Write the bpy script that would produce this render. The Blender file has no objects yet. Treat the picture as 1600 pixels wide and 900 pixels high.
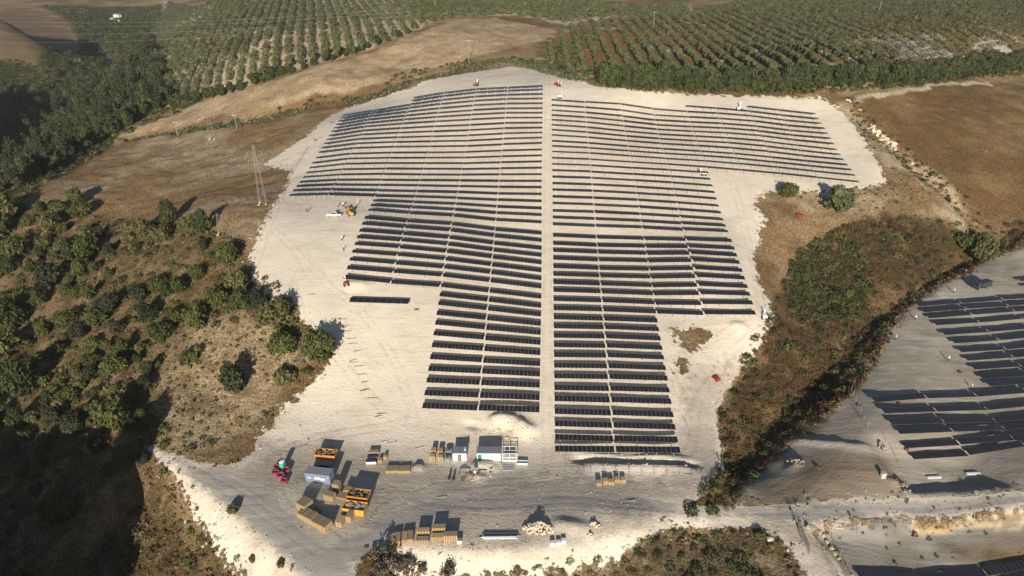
import bpy, math, random
import numpy as np
from mathutils import Vector, Matrix

R = math.radians
scene = bpy.context.scene
col = scene.collection
random.seed(7)
rng = np.random.default_rng(11)

# ------------------------------------------------------------------ camera
CAM_H, PITCH, FPX = 113.0, R(27.0), 1067.0
cam_data = bpy.data.cameras.new('camera')
cam_data.sensor_width = 36.0
cam_data.lens = 36.0 * FPX / 1600.0
cam_data.clip_start, cam_data.clip_end = 1.0, 9000.0
cam = bpy.data.objects.new('camera', cam_data)
col.objects.link(cam)
cam.location = (0, 0, CAM_H)
cam.rotation_euler = (math.pi / 2 - PITCH, 0, 0)
scene.camera = cam

# ------------------------------------------------------------------ sky, sun, exposure
SUN_EL, SUN_AZ = R(16.0), R(2.5)          # shadows run forward, 2.5 degrees to the right
world = bpy.data.worlds.new('World')
scene.world = world
world.use_nodes = True
wn = world.node_tree
sky = wn.nodes.new('ShaderNodeTexSky')
sky.sky_type = 'NISHITA'
sky.sun_disc = False
sky.sun_elevation = SUN_EL
sky.sun_rotation = math.pi + SUN_AZ
sky.altitude = 150
sky.air_density = 1.0
sky.dust_density = 0.6
sky.ozone_density = 1.5
bg = wn.nodes['Background']
wn.links.new(sky.outputs[0], bg.inputs[0])
bg.inputs[1].default_value = 0.06
sd = bpy.data.lights.new('sun', 'SUN')
sd.energy = 5.0
sd.angle = R(0.5)
sd.color = (1.0, 0.89, 0.75)
sun = bpy.data.objects.new('sun', sd)
col.objects.link(sun)
sun_dir = Vector((math.sin(SUN_AZ) * math.cos(SUN_EL), math.cos(SUN_AZ) * math.cos(SUN_EL), -math.sin(SUN_EL)))
sun.rotation_euler = sun_dir.to_track_quat('-Z', 'Y').to_euler()
sun.location = (-20, -300, 200)
vs = scene.view_settings
vs.view_transform = 'Standard'
vs.look = 'None'
vs.exposure = 0.5
vs.gamma = 1.0

# ------------------------------------------------------------------ numeric helpers
FWD = np.array([0, math.cos(PITCH), -math.sin(PITCH)])
UP = np.array([0, math.sin(PITCH), math.cos(PITCH)])
RT = np.array([1.0, 0, 0])
EYE = np.array([0, 0, CAM_H])

def ray(px, py):
    px = np.asarray(px, float)[..., None]; py = np.asarray(py, float)[..., None]
    return FWD + RT * (px - 800) / FPX + UP * (450 - py) / FPX

def on_level(px, py, h):                     # the point of a sight line at height h
    d = ray(px, py)
    return EYE + d * ((h - CAM_H) / d[..., 2])[..., None]

def project(p):
    q = np.asarray(p, float) - EYE
    z = q @ FWD
    return 800 + FPX * (q @ RT) / z, 450 - FPX * (q @ UP) / z, z

_lat = np.random.default_rng(5).random((257, 257))
def vnoise(x, y):                            # value noise 0..1
    x = np.asarray(x, float); y = np.asarray(y, float)
    xi = np.floor(x).astype(int); yi = np.floor(y).astype(int)
    fx = x - xi; fy = y - yi
    fx = fx * fx * (3 - 2 * fx); fy = fy * fy * (3 - 2 * fy)
    a = _lat[xi % 256, yi % 256]; b = _lat[(xi + 1) % 256, yi % 256]
    c = _lat[xi % 256, (yi + 1) % 256]; d = _lat[(xi + 1) % 256, (yi + 1) % 256]
    return (a * (1 - fx) + b * fx) * (1 - fy) + (c * (1 - fx) + d * fx) * fy

def fbm(x, y, s, o=4):
    v = 0; a = .5; t = 0
    for i in range(o):
        v = v + a * vnoise(x / s + 17.3 * i, y / s + 9.1 * i); t += a
        a *= .5; s *= .5
    return v / t

def sstep(a, b, x):
    t = np.clip((x - a) / (b - a), 0, 1)
    return t * t * (3 - 2 * t)

def seg_dist(X, Y, pts, closed=False):
    """distance to a polyline, signed side of the nearest piece, running length"""
    best = np.full(X.shape, 1e9); side = np.zeros(X.shape); run = np.zeros(X.shape)
    pts = np.asarray(pts, float)[:, :2]
    n = len(pts); acc = 0
    for i in range(n if closed else n - 1):
        a = pts[i]; b = pts[(i + 1) % n]; e = b - a; L = math.hypot(*e) + 1e-9
        t = np.clip(((X - a[0]) * e[0] + (Y - a[1]) * e[1]) / L ** 2, 0, 1)
        dx = X - a[0] - t * e[0]; dy = Y - a[1] - t * e[1]
        d = np.hypot(dx, dy); m = d < best
        best = np.where(m, d, best)
        side = np.where(m, np.sign(e[0] * (Y - a[1]) - e[1] * (X - a[0])), side)
        run = np.where(m, acc + t * L, run); acc += L
    return best, side, run, acc

def inside(X, Y, poly):
    r = np.zeros(X.shape, bool); n = len(poly)
    for i in range(n):
        x1, y1 = poly[i][:2]; x2, y2 = poly[(i + 1) % n][:2]
        if y1 == y2: continue
        r ^= ((y1 > Y) != (y2 > Y)) & (X < (x2 - x1) * (Y - y1) / (y2 - y1) + x1)
    return r

def poly_sd(X, Y, poly):
    d = seg_dist(X, Y, poly, True)[0]
    return np.where(inside(X, Y, poly), d, -d)

# ------------------------------------------------------------------ the solar rows, read off the hillside
SLOPE = math.tan(R(15.6))
PLANE_0 = 1.2                              # the tables' plane, a little above the yard at the lowest row
def hill(Y): return SLOPE * (Y - 133.2) + PLANE_0
def on_hill(px, py):
    d = ray(px, py)
    t = (PLANE_0 + SLOPE * (0 - 133.2) - CAM_H) / (d[2] - SLOPE * d[1])
    return EYE + d * t
YAW = R(2.26)
ROWV = np.array([math.cos(YAW), -math.sin(YAW)])       # along a row, to the right
LANEV = np.array([math.sin(YAW), math.cos(YAW)])       # along the central lane, uphill
right_y = [156, 163.8, 171.5, 178.8, 186.3, 194.5, 202.5, 210.8, 220, 228, 236.8, 246.8, 256.3, 266.3, 276.3, 286.3,
           296.3, 307, 317.5, 328.8, 339.5, 350, 367.5, 380, 391, 403, 416, 428, 441, 453, 467, 481, 495.5, 509.5, 524,
           539, 554, 571, 587.5, 605.5, 622.5, 642, 661, 682.5, 703]
left_y = [133.8, 140, 147.5, 154.5, 162, 169.5, 176.5, 183.8, 191.8, 199.5, 207.5, 215.5, 223.8, 233.8, 243, 252.5,
          262.5, 272.5, 283, 293, 303.8, 314.5, 325.5, 336.3, 348, 365, 376.3, 388.8, 400, 411.3, 423.8, 436.3, 449,
          465, 479, 492.5, 507, 521, 536, 552, 568.8, 585, 602, 621, 640.8]
TABLE_H = 1.75
def lane_point(y):                            # ground under a table centre seen at (855, y)
    p = on_hill(855, y)
    return p
ORG = lane_point(704.0)[:2]
def row_v(y): return float((lane_point(y)[:2] - ORG) @ LANEV)
RV = {k + 1: row_v(y) for k, y in enumerate(right_y)}
RV[0] = RV[1] + 4.3; RV[-1] = RV[0] + 4.3
LV = {k + 1: row_v(y) for k, y in enumerate(left_y)}
def row_hit(px, py, v):                       # sight line against the upright plane of a row -> (u, height)
    d = ray(px, py)
    t = (v + ORG @ LANEV) / (d[:2] @ LANEV)
    p = EYE + d * t
    return float((p[:2] - ORG) @ ROWV), float(p[2]), p
RE = [row_hit(866, 703, RV[45])[0], row_hit(961, 704, RV[45])[0], row_hit(1064, 705, RV[45])[0],
      row_hit(1099, 491, RV[32])[0], row_hit(1181, 490, RV[32])[0], row_hit(1158, 264, RV[12])[0],
      row_hit(1219, 271, RV[12])[0], row_hit(1276, 277, RV[12])[0], row_hit(1342, 284, RV[12])[0]]
LE = [row_hit(844, 641, LV[45])[0], row_hit(747, 640, LV[45])[0], row_hit(659, 634, LV[45])[0],
      row_hit(610, 437, LV[34])[0], row_hit(536, 434, LV[34])[0], row_hit(514, 306, LV[22])[0],
      row_hit(452, 305, LV[22])[0]]

# ------------------------------------------------------------------ terrain
cps = []
def cp(px, py, h):
    p = on_level(px, py, h); cps.append((p[0], p[1], h))
for y in (134, 170, 210, 260, 310, 360, 420, 480, 540, 600, 650, 690):
    p = lane_point(y); cps.append((p[0], p[1], p[2] - TABLE_H))
for px, py, k in ((967, 162, 1), (997, 355, 22), (1020, 487, 32), (1065, 705, 45), (1075, 174, 1), (1104, 261, 12),
                  (1134, 362, 22), (1181, 490, 32), (1278, 178, -1), (1342, 284, 12), (1219, 271, 12), (1041, 609.3, 40),
                  (961, 704, 45), (953, 607.5, 40), (940, 511.5, 34), (1025, 514.5, 34), (936, 455.5, 30), (925, 353, 22), (920, 249, 12), (911, 159, 1),
                  (1099, 489.5, 32), (1062, 359, 22), (982, 253, 12), (1040, 256.5, 12), (1021, 170, 1), (1276, 277, 12), (1310, 234, 6), (1200, 221, 6), (1294, 208.5, 3), (1328, 258, 9), (1186, 197, 3), (1208, 246, 9), (1139, 376, 23), (1160, 424, 27), (1075, 420, 27)):
    p = row_hit(px, py, RV[k])[2]; cps.append((p[0], p[1], p[2] - TABLE_H))
for px, py, k in ((646, 153, 1), (617, 222, 12), (585, 306, 22), (577, 328, 25), (572, 340, 26), (536, 434, 34),
                  (746, 139, 1), (712, 337, 25), (707, 350, 26), (691, 446, 34), (659, 634, 45), (747, 637.5, 45), (752, 580, 42), (668, 576, 42), (761, 497, 37), (686, 489, 37), (777, 344, 25), (789, 217, 12), (733, 220, 12), (797, 136.5, 1), (610, 440, 34), (641, 333, 25),
                  (542, 179, 3), (499, 232, 12), (452, 305, 22)):
    p = row_hit(px, py, LV[k])[2]; cps.append((p[0], p[1], p[2] - TABLE_H))
for a in ((900, 112, 54), (1000, 140, 52), (1100, 100, 54), (1000, 100, 55), (1000, 50, 60), (1000, 25, 62), (1300, 110, 56),
          (1300, 60, 61), (1300, 20, 65), (1560, 30, 65), (1560, 70, 58), (1300, 138, 50), (1590, 105, 48), (1450, 128, 49),
          (1000, 5, 61), (700, 60, 61), (500, 130, 46), (600, 100, 51), (850, 40, 63), (300, 170, 28), (215, 205, 22),
          (450, 60, 58), (300, 122, 36), (350, 60, 48), (275, 60, 36), (560, 10, 64), (750, 10, 65), (320, 10, 44),
          (560, 165, 39), (640, 135, 48), (740, 108, 53), (440, 185, 34), (330, 200, 27),
          (50, 205, -25), (60, 240, -25), (100, 150, -22), (160, 100, -18), (180, 30, -2), (30, 50, 26), (85, 88, -8),
          (0, 30, 36), (120, 20, 6), (250, 12, 8), (230, 80, 0),
          (430, 262, 28), (300, 260, 22), (200, 262, 19), (90, 300, 17), (40, 322, 15), (200, 225, 19), (380, 330, 27),
          (300, 330, 22), (180, 330, 15), (60, 380, 8), (400, 400, 22), (430, 460, 18), (300, 450, 14), (200, 420, 12),
          (100, 450, 4), (480, 560, 9), (370, 595, 6), (250, 560, 6), (100, 600, -2), (0, 560, -6), (210, 650, 2),
          (50, 700, -6), (350, 690, 1), (240, 700, 1), (330, 760, 0), (200, 850, -6), (50, 850, -12), (450, 840, 0),
          (520, 890, 0), (300, 860, -4), (400, 890, -2),
          (560, 600, 5.5), (500, 640, 2.5), (560, 660, 1.6), (430, 690, 0.4), (440, 760, 0), (560, 740, 0), (700, 690, 0.3), (700, 760, 0),
          (620, 640, 3), (760, 660, 1.2),
          (860, 760, 0), (960, 735, -.2), (1000, 780, 0), (1090, 740, -.3), (700, 840, 0), (860, 840, 0), (700, 890, -1), (1000, 890, -4),
          (1000, 830, 0), (1100, 650, 1), (1130, 560, 6.2), (1190, 520, 9.3), (1100, 860, -4),
          (1250, 450, 8), (1300, 400, 13), (1300, 330, 22.5), (1230, 315, 25.5), (1400, 300, 25), (1380, 240, 33), (1500, 380, 9),
          (1560, 345, 13), (1330, 500, 3), (1250, 570, 0), (1190, 640, -2), (1160, 720, -3), (1130, 790, -1),
          (1400, 560, 1.5), (1560, 430, 6), (1560, 520, 2), (1560, 600, 0), (1550, 680, -2), (1350, 640, 0.5), (1300, 740, 0),
          (1480, 740, -2), (1250, 800, -.5), (1590, 780, -2), (1400, 850, -5), (1580, 880, -7), (1290, 880, -2),
          (1450, 230, 33), (1590, 150, 42), (1590, 300, 20), (1350, 165, 45), (1480, 330, 19)):
    cp(*a)
for X, Y, h in ((-420, 120, -30), (-330, 260, -20), (-460, 330, -30), (-300, 0, -10), (300, 0, -12), (0, 0, -12), (0, 50, -8), (420, 150, -8),
                (420, 330, 30), (560, 520, 55), (-150, 40, -14), (150, 40, -10), (-900, 900, 20), (900, 900, 60),
                (-1200, 2500, 30), (1500, 2500, 60), (0, 2500, 50), (0, 1200, 55), (900, 300, 20), (-900, 300, -10)):
    cps.append((X, Y, h))
cps = np.array(cps)
def qmap(X, Y):
    Yc = np.maximum(Y, -60.0) + 130.0
    return np.stack([2.2 * X / Yc, 2.2 * np.log(Yc)], -1)
Q = qmap(cps[:, 0], cps[:, 1])
def tps(r2): return 0.5 * r2 * np.log(r2 + 1e-9)
n = len(Q)
K = tps(((Q[:, None] - Q[None]) ** 2).sum(-1)) + np.eye(n) * 2e-4
P = np.concatenate([np.ones((n, 1)), Q], 1)
A = np.block([[K, P], [P.T, np.zeros((3, 3))]])
W = np.linalg.solve(A, np.concatenate([cps[:, 2], np.zeros(3)]))
def base_h(X, Y):
    X = np.asarray(X, float); Y = np.asarray(Y, float)
    q = qmap(X, Y).reshape(-1, 2); out = np.empty(len(q))
    for i in range(0, len(q), 20000):
        c = q[i:i + 20000]
        r2 = (c[:, None, 0] - Q[None, :, 0]) ** 2 + (c[:, None, 1] - Q[None, :, 1]) ** 2
        out[i:i + 20000] = tps(r2) @ W[:n] + W[n] + c @ W[n + 1:]
    return np.clip(out.reshape(X.shape), -45, 90)

def spaced(stops):
    v = [stops[0][0]]
    for (a, s0), (b, s1) in zip(stops[:-1], stops[1:]):
        x = v[-1]
        while x < b - 1e-6:
            f = (x - a) / (b - a); x += s0 + (s1 - s0) * min(max(f, 0), 1); v.append(min(x, b))
    return np.array(v)
xr = spaced([(0, 1.0), (230, 1.0), (330, 1.8), (600, 5), (1200, 25), (4500, 150)])
GX = np.concatenate([-xr[:0:-1], xr])
yb = spaced([(0, 2.0), (60, 8), (400, 40), (3000, 200)])
GY = np.concatenate([60 - yb[:0:-1], spaced([(60, .9), (240, .9), (340, 1.2), (440, 2), (640, 4), (1200, 9), (2000, 40), (6000, 300)])])
MX, MY = np.meshgrid(GX, GY, indexing='ij')
HZ = base_h(MX, MY)

def sample(F, X, Y):
    X = np.asarray(X, float); Y = np.asarray(Y, float)
    i = np.clip(np.searchsorted(GX, X) - 1, 0, len(GX) - 2); j = np.clip(np.searchsorted(GY, Y) - 1, 0, len(GY) - 2)
    fx = np.clip((X - GX[i]) / (GX[i + 1] - GX[i]), 0, 1); fy = np.clip((Y - GY[j]) / (GY[j + 1] - GY[j]), 0, 1)
    return (F[i, j] * (1 - fx) + F[i + 1, j] * fx) * (1 - fy) + (F[i, j + 1] * (1 - fx) + F[i + 1, j + 1] * fx) * fy

def ground_at(px, py):
    """where the sight line of a photograph pixel meets the ground"""
    px = np.atleast_1d(np.asarray(px, float)); py = np.atleast_1d(np.asarray(py, float))
    d = ray(px, py)
    t = np.full(len(px), 60.0); hit = np.zeros(len(px), bool); lo = t.copy(); hi = t.copy()
    while t.min() < 5000 and not hit.all():
        tn = t * 1.006
        p = EYE + d * tn[:, None]
        under = (p[:, 2] < sample(HZ, p[:, 0], p[:, 1])) & ~hit
        lo = np.where(under, t, lo); hi = np.where(under, tn, hi); hit |= under; t = tn
    lo = np.where(hit, lo, 4900.); hi = np.where(hit, hi, 5000.)
    for _ in range(14):
        m = (lo + hi) / 2; p = EYE + d * m[:, None]
        u = p[:, 2] < sample(HZ, p[:, 0], p[:, 1])
        hi = np.where(u, m, hi); lo = np.where(u, lo, m)
    return EYE + d * hi[:, None]
def G(pts):
    a = np.asarray(pts, float)
    return ground_at(a[:, 0], a[:, 1])
def gz(x, y): return float(sample(HZ, x, y))
def at(px, py):
    p = ground_at(px, py)[0]
    return Vector((p[0], p[1], p[2]))
def ppm(p): return FPX / float((np.asarray(p) - EYE) @ FWD)      # photograph pixels per metre there

# relief features laid along lines on the ground
def ends(run, tot, m): return sstep(0, m, run) * sstep(0, m, tot - run)
def ridge(px, height, width, fade=4, skew=0):
    global HZ
    P = G(px); lo = P[:, :2].min(0) - 40; hi = P[:, :2].max(0) + 40
    i0, i1 = np.searchsorted(GX, [lo[0], hi[0]]); j0, j1 = np.searchsorted(GY, [lo[1], hi[1]])
    X = MX[i0:i1, j0:j1]; Y = MY[i0:i1, j0:j1]
    d, s, r, T = seg_dist(X, Y, P)
    w = width * (0.75 + 0.5 * fbm(X, Y, 6))
    HZ[i0:i1, j0:j1] += height * np.exp(-(d / w) ** 2) * (ends(r, T, fade) if fade else 1)
def bank(px, drop, width, reach, fade=8):
    """ground falls away on the right-hand side of the line, then comes back up beyond its reach"""
    global HZ
    P = G(px); lo = P[:, :2].min(0) - 60; hi = P[:, :2].max(0) + 60
    i0, i1 = np.searchsorted(GX, [lo[0], hi[0]]); j0, j1 = np.searchsorted(GY, [lo[1], hi[1]])
    X = MX[i0:i1, j0:j1]; Y = MY[i0:i1, j0:j1]
    d, s, r, T = seg_dist(X, Y, P)
    d = np.where(s < 0, d, -d) + (fbm(X, Y, 5) - .5) * 2.0
    HZ[i0:i1, j0:j1] -= drop * sstep(0, width, d) * (1 - sstep(reach, reach * 2.2, d)) * ends(r, T, fade)

# ravine between the two parks, gully behind the site, ditch beside the right field
ridge([(1600, 362), (1540, 380), (1480, 415), (1420, 455), (1360, 500), (1310, 560), (1260, 610), (1200, 665), (1170, 710), (1140, 760)], -2.6, 4.0, 12)
ridge([(1320, 160), (1350, 190), (1400, 230), (1450, 275), (1500, 320), (1530, 355)], -3.0, 4.5, 10)
ridge([(180, 217), (330, 192), (440, 174), (520, 155), (640, 124), (740, 98)], -3.0, 7, 12)
# road bank and the terrace edge in the foreground
bank([(232, 700), (262, 722), (292, 745), (350, 795), (410, 842), (455, 878), (500, 915)], 7.5, 8.0, 16, 5)
bank([(1010, 826), (960, 838), (900, 850), (830, 858), (740, 860), (660, 855), (600, 848), (575, 852)][::-1], 6.0, 7.5, 25, 8)
bank([(1255, 822), (1330, 819), (1420, 811), (1520, 802), (1640, 792)], 2.4, 2.0, 22, 4)
bank([(1400, 776), (1480, 770), (1600, 762)][::-1], 2.2, 3, 9, 6)
# cable trench under the lowest right row with spoil on both sides
ridge([(888, 717), (940, 719), (1000, 722), (1060, 725), (1100, 727)], -1.6, .8, 3)
ridge([(905, 729), (960, 731), (1020, 731), (1090, 733)], 1.0, 1.5, 4)
ridge([(905, 713.5), (1000, 716.5), (1090, 721)], .7, .8, 4)
ridge([(760, 664), (782, 657), (800, 660), (820, 672), (834, 684)], 2.0, 1.9, 2)
ridge([(800, 668), (815, 676)], 1.0, 2.6, 2)
ridge([(722, 660), (742, 665), (758, 669)], -1.2, .7, 2)
ridge([(722, 657.5), (742, 662), (758, 666)], .7, .8, 2)
ridge([(748, 730), (764, 730)], 1.3, 1.6, 0)
ridge([(650, 731), (656, 731)], 1.0, .9, 0)
ridge([(738, 745), (748, 746)], .8, 1.3, 0)
ridge([(1220, 690), (1270, 692), (1330, 697), (1375, 707)], .8, 1.0, 5)
ridge([(1225, 740), (1245, 724), (1250, 712)], .7, 1.1, 3)
ridge([(1148, 510), (1160, 512)], 1.0, 1.3, 0)
ridge([(548, 446), (566, 446)], .9, 1.6, 0)
ridge([(875, 820), (912, 826)], .9, 1.5, 0)
ridge([(470, 765), (500, 778)], .5, 4.0, 0)
ridge([(1395, 755), (1412, 762), (1415, 770)], 1.0, 1.2, 0)
# wooded bluff behind the left foreground: its shadow fills the lower left corner
i1 = np.searchsorted(GX, -40); j0, j1 = np.searchsorted(GY, [-160, 112])
X = MX[:i1, j0:j1]; Y = MY[:i1, j0:j1]
edge = -87 + 0.03 * (Y - 90) + 5 * (fbm(X, Y, 14) - .5)
HZ[:i1, j0:j1] += 30 * sstep(0, 9, edge - X) * sstep(104, 82, Y + 8 * (fbm(X, Y, 20) - .5)) * sstep(-150, -60, Y) * (0.8 + .4 * fbm(X, Y, 30))
# hill added further left, out of view, to shade the valley wood
HZ += 112 * np.exp(-((MX + 470) / 115.0) ** 2 - ((MY - 320) / 85.0) ** 2) * sstep(-245, -380, MX)

# ------------------------------------------------------------------ material helpers
class NT:
    def __init__(s, name):
        s.m = bpy.data.materials.new(name); s.m.use_nodes = True
        s.t = s.m.node_tree; s.b = s.t.nodes['Principled BSDF']; s.out = s.t.nodes['Material Output']
    def n(s, typ, ins=None, **kw):
        x = s.t.nodes.new(typ)
        for k, v in kw.items(): setattr(x, k, v)
        for k, v in (ins or {}).items(): s.set(x.inputs[k], v)
        return x
    def set(s, inp, v):
        if hasattr(v, 'is_output'): s.t.links.new(v, inp)
        else: inp.default_value = v
    def math(s, op, a, b=0.0, c=None, clamp=False):
        x = s.n('ShaderNodeMath', operation=op); x.use_clamp = clamp
        s.set(x.inputs[0], a); s.set(x.inputs[1], b)
        if c is not None: s.set(x.inputs[2], c)
        return x.outputs[0]
    def mix(s, f, a, b, blend='MIX'):
        x = s.n('ShaderNodeMix', data_type='RGBA', blend_type=blend)
        s.set(x.inputs[0], f); s.set(x.inputs[6], a if hasattr(a, 'is_output') else (*a, 1)[:4])
        s.set(x.inputs[7], b if hasattr(b, 'is_output') else (*b, 1)[:4])
        return x.outputs[2]
    def noise(s, vec, scale, detail=4.0, rough=.55):
        x = s.n('ShaderNodeTexNoise', {'Scale': scale, 'Detail': detail, 'Roughness': rough})
        if vec is not None: s.set(x.inputs['Vector'], vec)
        return x.outputs[0]
    def ramp(s, v, a, b):
        x = s.n('ShaderNodeMapRange', {0: v, 1: a, 2: b}, interpolation_type='SMOOTHSTEP')
        return x.outputs[0]
    def attr(s, name): return s.n('ShaderNodeAttribute', attribute_name=name)
    def scaled(s, v, xyz, rot=0.0):
        x = s.n('ShaderNodeMapping', {'Scale': xyz, 'Rotation': (0, 0, rot)}); s.set(x.inputs[0], v); return x.outputs[0]

def simple(name, rgb, rough=.7, metal=0.0, var=.18, scale=3.0, bump=0.0, spec=.4):
    t = NT(name)
    co = t.n('ShaderNodeTexCoord').outputs['Object']
    nz = t.noise(co, scale)
    rnd = t.n('ShaderNodeObjectInfo').outputs['Random']
    f = t.math('ADD', t.math('MULTIPLY', nz, var * 2), t.math('MULTIPLY', rnd, var * .6))
    f = t.math('ADD', f, 1 - var * 1.3)
    c = t.n('ShaderNodeVectorMath', {0: (*rgb,), 1: f}, operation='MULTIPLY')
    t.set(t.b.inputs['Base Color'], c.outputs[0])
    t.b.inputs['Roughness'].default_value = rough
    t.b.inputs['Metallic'].default_value = metal
    t.b.inputs['Specular IOR Level'].default_value = spec
    if bump:
        b = t.n('ShaderNodeBump', {'Strength': bump, 'Distance': .05, 'Height': nz})
        t.set(t.b.inputs['Normal'], b.outputs[0])
    return t.m

def leaf_mat(name, dark, light, trans=.25):
    t = NT(name)
    tint = t.attr('tint').outputs['Fac']
    rnd = t.n('ShaderNodeObjectInfo').outputs['Random']
    f = t.math('ADD', t.math('MULTIPLY', tint, .75), t.math('MULTIPLY', rnd, .35))
    c = t.mix(f, dark, light)
    t.set(t.b.inputs['Base Color'], c)
    t.b.inputs['Roughness'].default_value = .75
    t.b.inputs['Specular IOR Level'].default_value = .15
    tr = t.n('ShaderNodeBsdfTranslucent', {'Color': c})
    ms = t.n('ShaderNodeMixShader', {0: trans, 1: t.b.outputs[0], 2: tr.outputs[0]})
    t.t.links.new(ms.outputs[0], t.out.inputs[0])
    return t.m

# ------------------------------------------------------------------ object helpers
def tag(o, label=None, cat=None, group=None, kind=None):
    if label: o['label'] = label
    if cat: o['category'] = cat
    if group: o['group'] = group
    if kind: o['kind'] = kind
    return o
def link(name, data, parent=None):
    o = bpy.data.objects.new(name, data); col.objects.link(o)
    if parent: o.parent = parent
    return o
def empty(name, loc, rz=0.0, **k):
    o = link(name, None); o.empty_display_size = .3
    o.location = loc; o.rotation_euler = (0, 0, rz)
    return tag(o, **k)
def mesh_np(name, V, F, mats, mi=None, smooth=False, attrs=None):
    """V (n,3), F (m,k) all faces with the same corner count"""
    me = bpy.data.meshes.new(name)
    V = np.ascontiguousarray(V, np.float32); F = np.ascontiguousarray(F, np.int32); k = F.shape[1]
    me.vertices.add(len(V)); me.vertices.foreach_set('co', V.ravel())
    me.loops.add(F.size); me.loops.foreach_set('vertex_index', F.ravel())
    me.polygons.add(len(F)); me.polygons.foreach_set('loop_start', np.arange(0, F.size, k, dtype=np.int32))
    if mi is not None: me.polygons.foreach_set('material_index', np.ascontiguousarray(mi, np.int32))
    me.polygons.foreach_set('use_smooth', np.full(len(F), smooth, bool))
    for m in mats: me.materials.append(m)
    for nm, (typ, dat) in (attrs or {}).items():
        at_ = me.attributes.new(nm, typ, 'POINT')
        at_.data.foreach_set('color' if typ == 'FLOAT_COLOR' else 'value', np.ascontiguousarray(dat, np.float32).ravel())
    me.update(calc_edges=True)
    return me

class MB:
    """collects boxes, bars, tubes and loose faces into ONE mesh"""
    def __init__(s): s.v = []; s.f = []; s.mi = []
    def add(s, vs, fs, mi=0):
        b = len(s.v); s.v += [tuple(v) for v in vs]; s.f += [tuple(b + i for i in f) for f in fs]; s.mi += [mi] * len(fs)
        return s
    def box(s, c, d, mi=0, rz=0.0, taper=1.0, rot=None):
        x, y, z = d[0] / 2, d[1] / 2, d[2] / 2; vs = []
        M = rot or Matrix.Rotation(rz, 3, 'Z')
        for dz in (-z, z):
            k = taper if dz > 0 else 1
            for dx, dy in ((-x, -y), (x, -y), (x, y), (-x, y)):
                vs.append(Vector(c) + M @ Vector((dx * k, dy * k, dz)))
        return s.add(vs, [(3, 2, 1, 0), (4, 5, 6, 7), (0, 1, 5, 4), (1, 2, 6, 5), (2, 3, 7, 6), (3, 0, 4, 7)], mi)
    def tube(s, a, b, r0, r1=None, n=8, mi=0, cap=True):
        a = Vector(a); b = Vector(b); r1 = r0 if r1 is None else r1
        w = (b - a).normalized(); u = w.orthogonal().normalized(); v = w.cross(u); vs = []
        for p, r in ((a, r0), (b, r1)):
            for i in range(n):
                t = 2 * math.pi * i / n; vs.append(p + u * math.cos(t) * r + v * math.sin(t) * r)
        fs = [(i, (i + 1) % n, n + (i + 1) % n, n + i) for i in range(n)]
        if cap: fs += [tuple(range(n))[::-1], tuple(range(n, 2 * n))]
        return s.add(vs, fs, mi)
    def bar(s, a, b, w, mi=0):
        return s.tube(a, b, w * .7, n=4, mi=mi)
    def lathe(s, prof, n=12, mi=0, c=(0, 0, 0), axis='Z'):
        vs = []; m = len(prof)
        for r, z in prof:
            for i in range(n):
                t = 2 * math.pi * i / n; p = (r * math.cos(t), r * math.sin(t), z)
                if axis == 'X': p = (p[2], p[0], p[1])
                if axis == 'Y': p = (p[0], p[2], p[1])
                vs.append((c[0] + p[0], c[1] + p[1], c[2] + p[2]))
        fs = [(j * n + i, j * n + (i + 1) % n, (j + 1) * n + (i + 1) % n, (j + 1) * n + i) for j in range(m - 1) for i in range(n)]
        return s.add(vs, fs, mi)
    def prism(s, prof, y0, y1, mi=0):
        """outline in x,z pulled from y0 to y1"""
        k = len(prof); vs = [(x, y0, z) for x, z in prof] + [(x, y1, z) for x, z in prof]
        fs = [(i, (i + 1) % k, k + (i + 1) % k, k + i) for i in range(k)] + [tuple(range(k))[::-1], tuple(range(k, 2 * k))]
        return s.add(vs, fs, mi)
    def mesh(s, name, *mats, bevel=0, smooth=False):
        me = bpy.data.meshes.new(name); me.from_pydata(s.v, [], s.f)
        for m in mats: me.materials.append(m)
        me.polygons.foreach_set('material_index', s.mi)
        if smooth: me.polygons.foreach_set('use_smooth', [True] * len(s.f))
        me.update()
        if bevel:
            import bmesh
            bm = bmesh.new(); bm.from_mesh(me)
            bmesh.ops.recalc_face_normals(bm, faces=bm.faces)
            bmesh.ops.bevel(bm, geom=bm.edges[:], offset=bevel, segments=1, affect='EDGES', clamp_overlap=True)
            bm.to_mesh(me); bm.free()
        return me
    def build(s, name, mats, parent=None, loc=(0, 0, 0), rz=0.0, bevel=0, smooth=False):
        o = link(name, s.mesh(name, *(mats if isinstance(mats, (list, tuple)) else [mats]), bevel=bevel, smooth=smooth), parent)
        o.location = loc; o.rotation_euler = (0, 0, rz)
        return o
def copy_tree(o, parent=None):
    c = o.copy(); col.objects.link(c); c.parent = parent
    for ch in list(o.children): copy_tree(ch, c)
    return c

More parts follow.
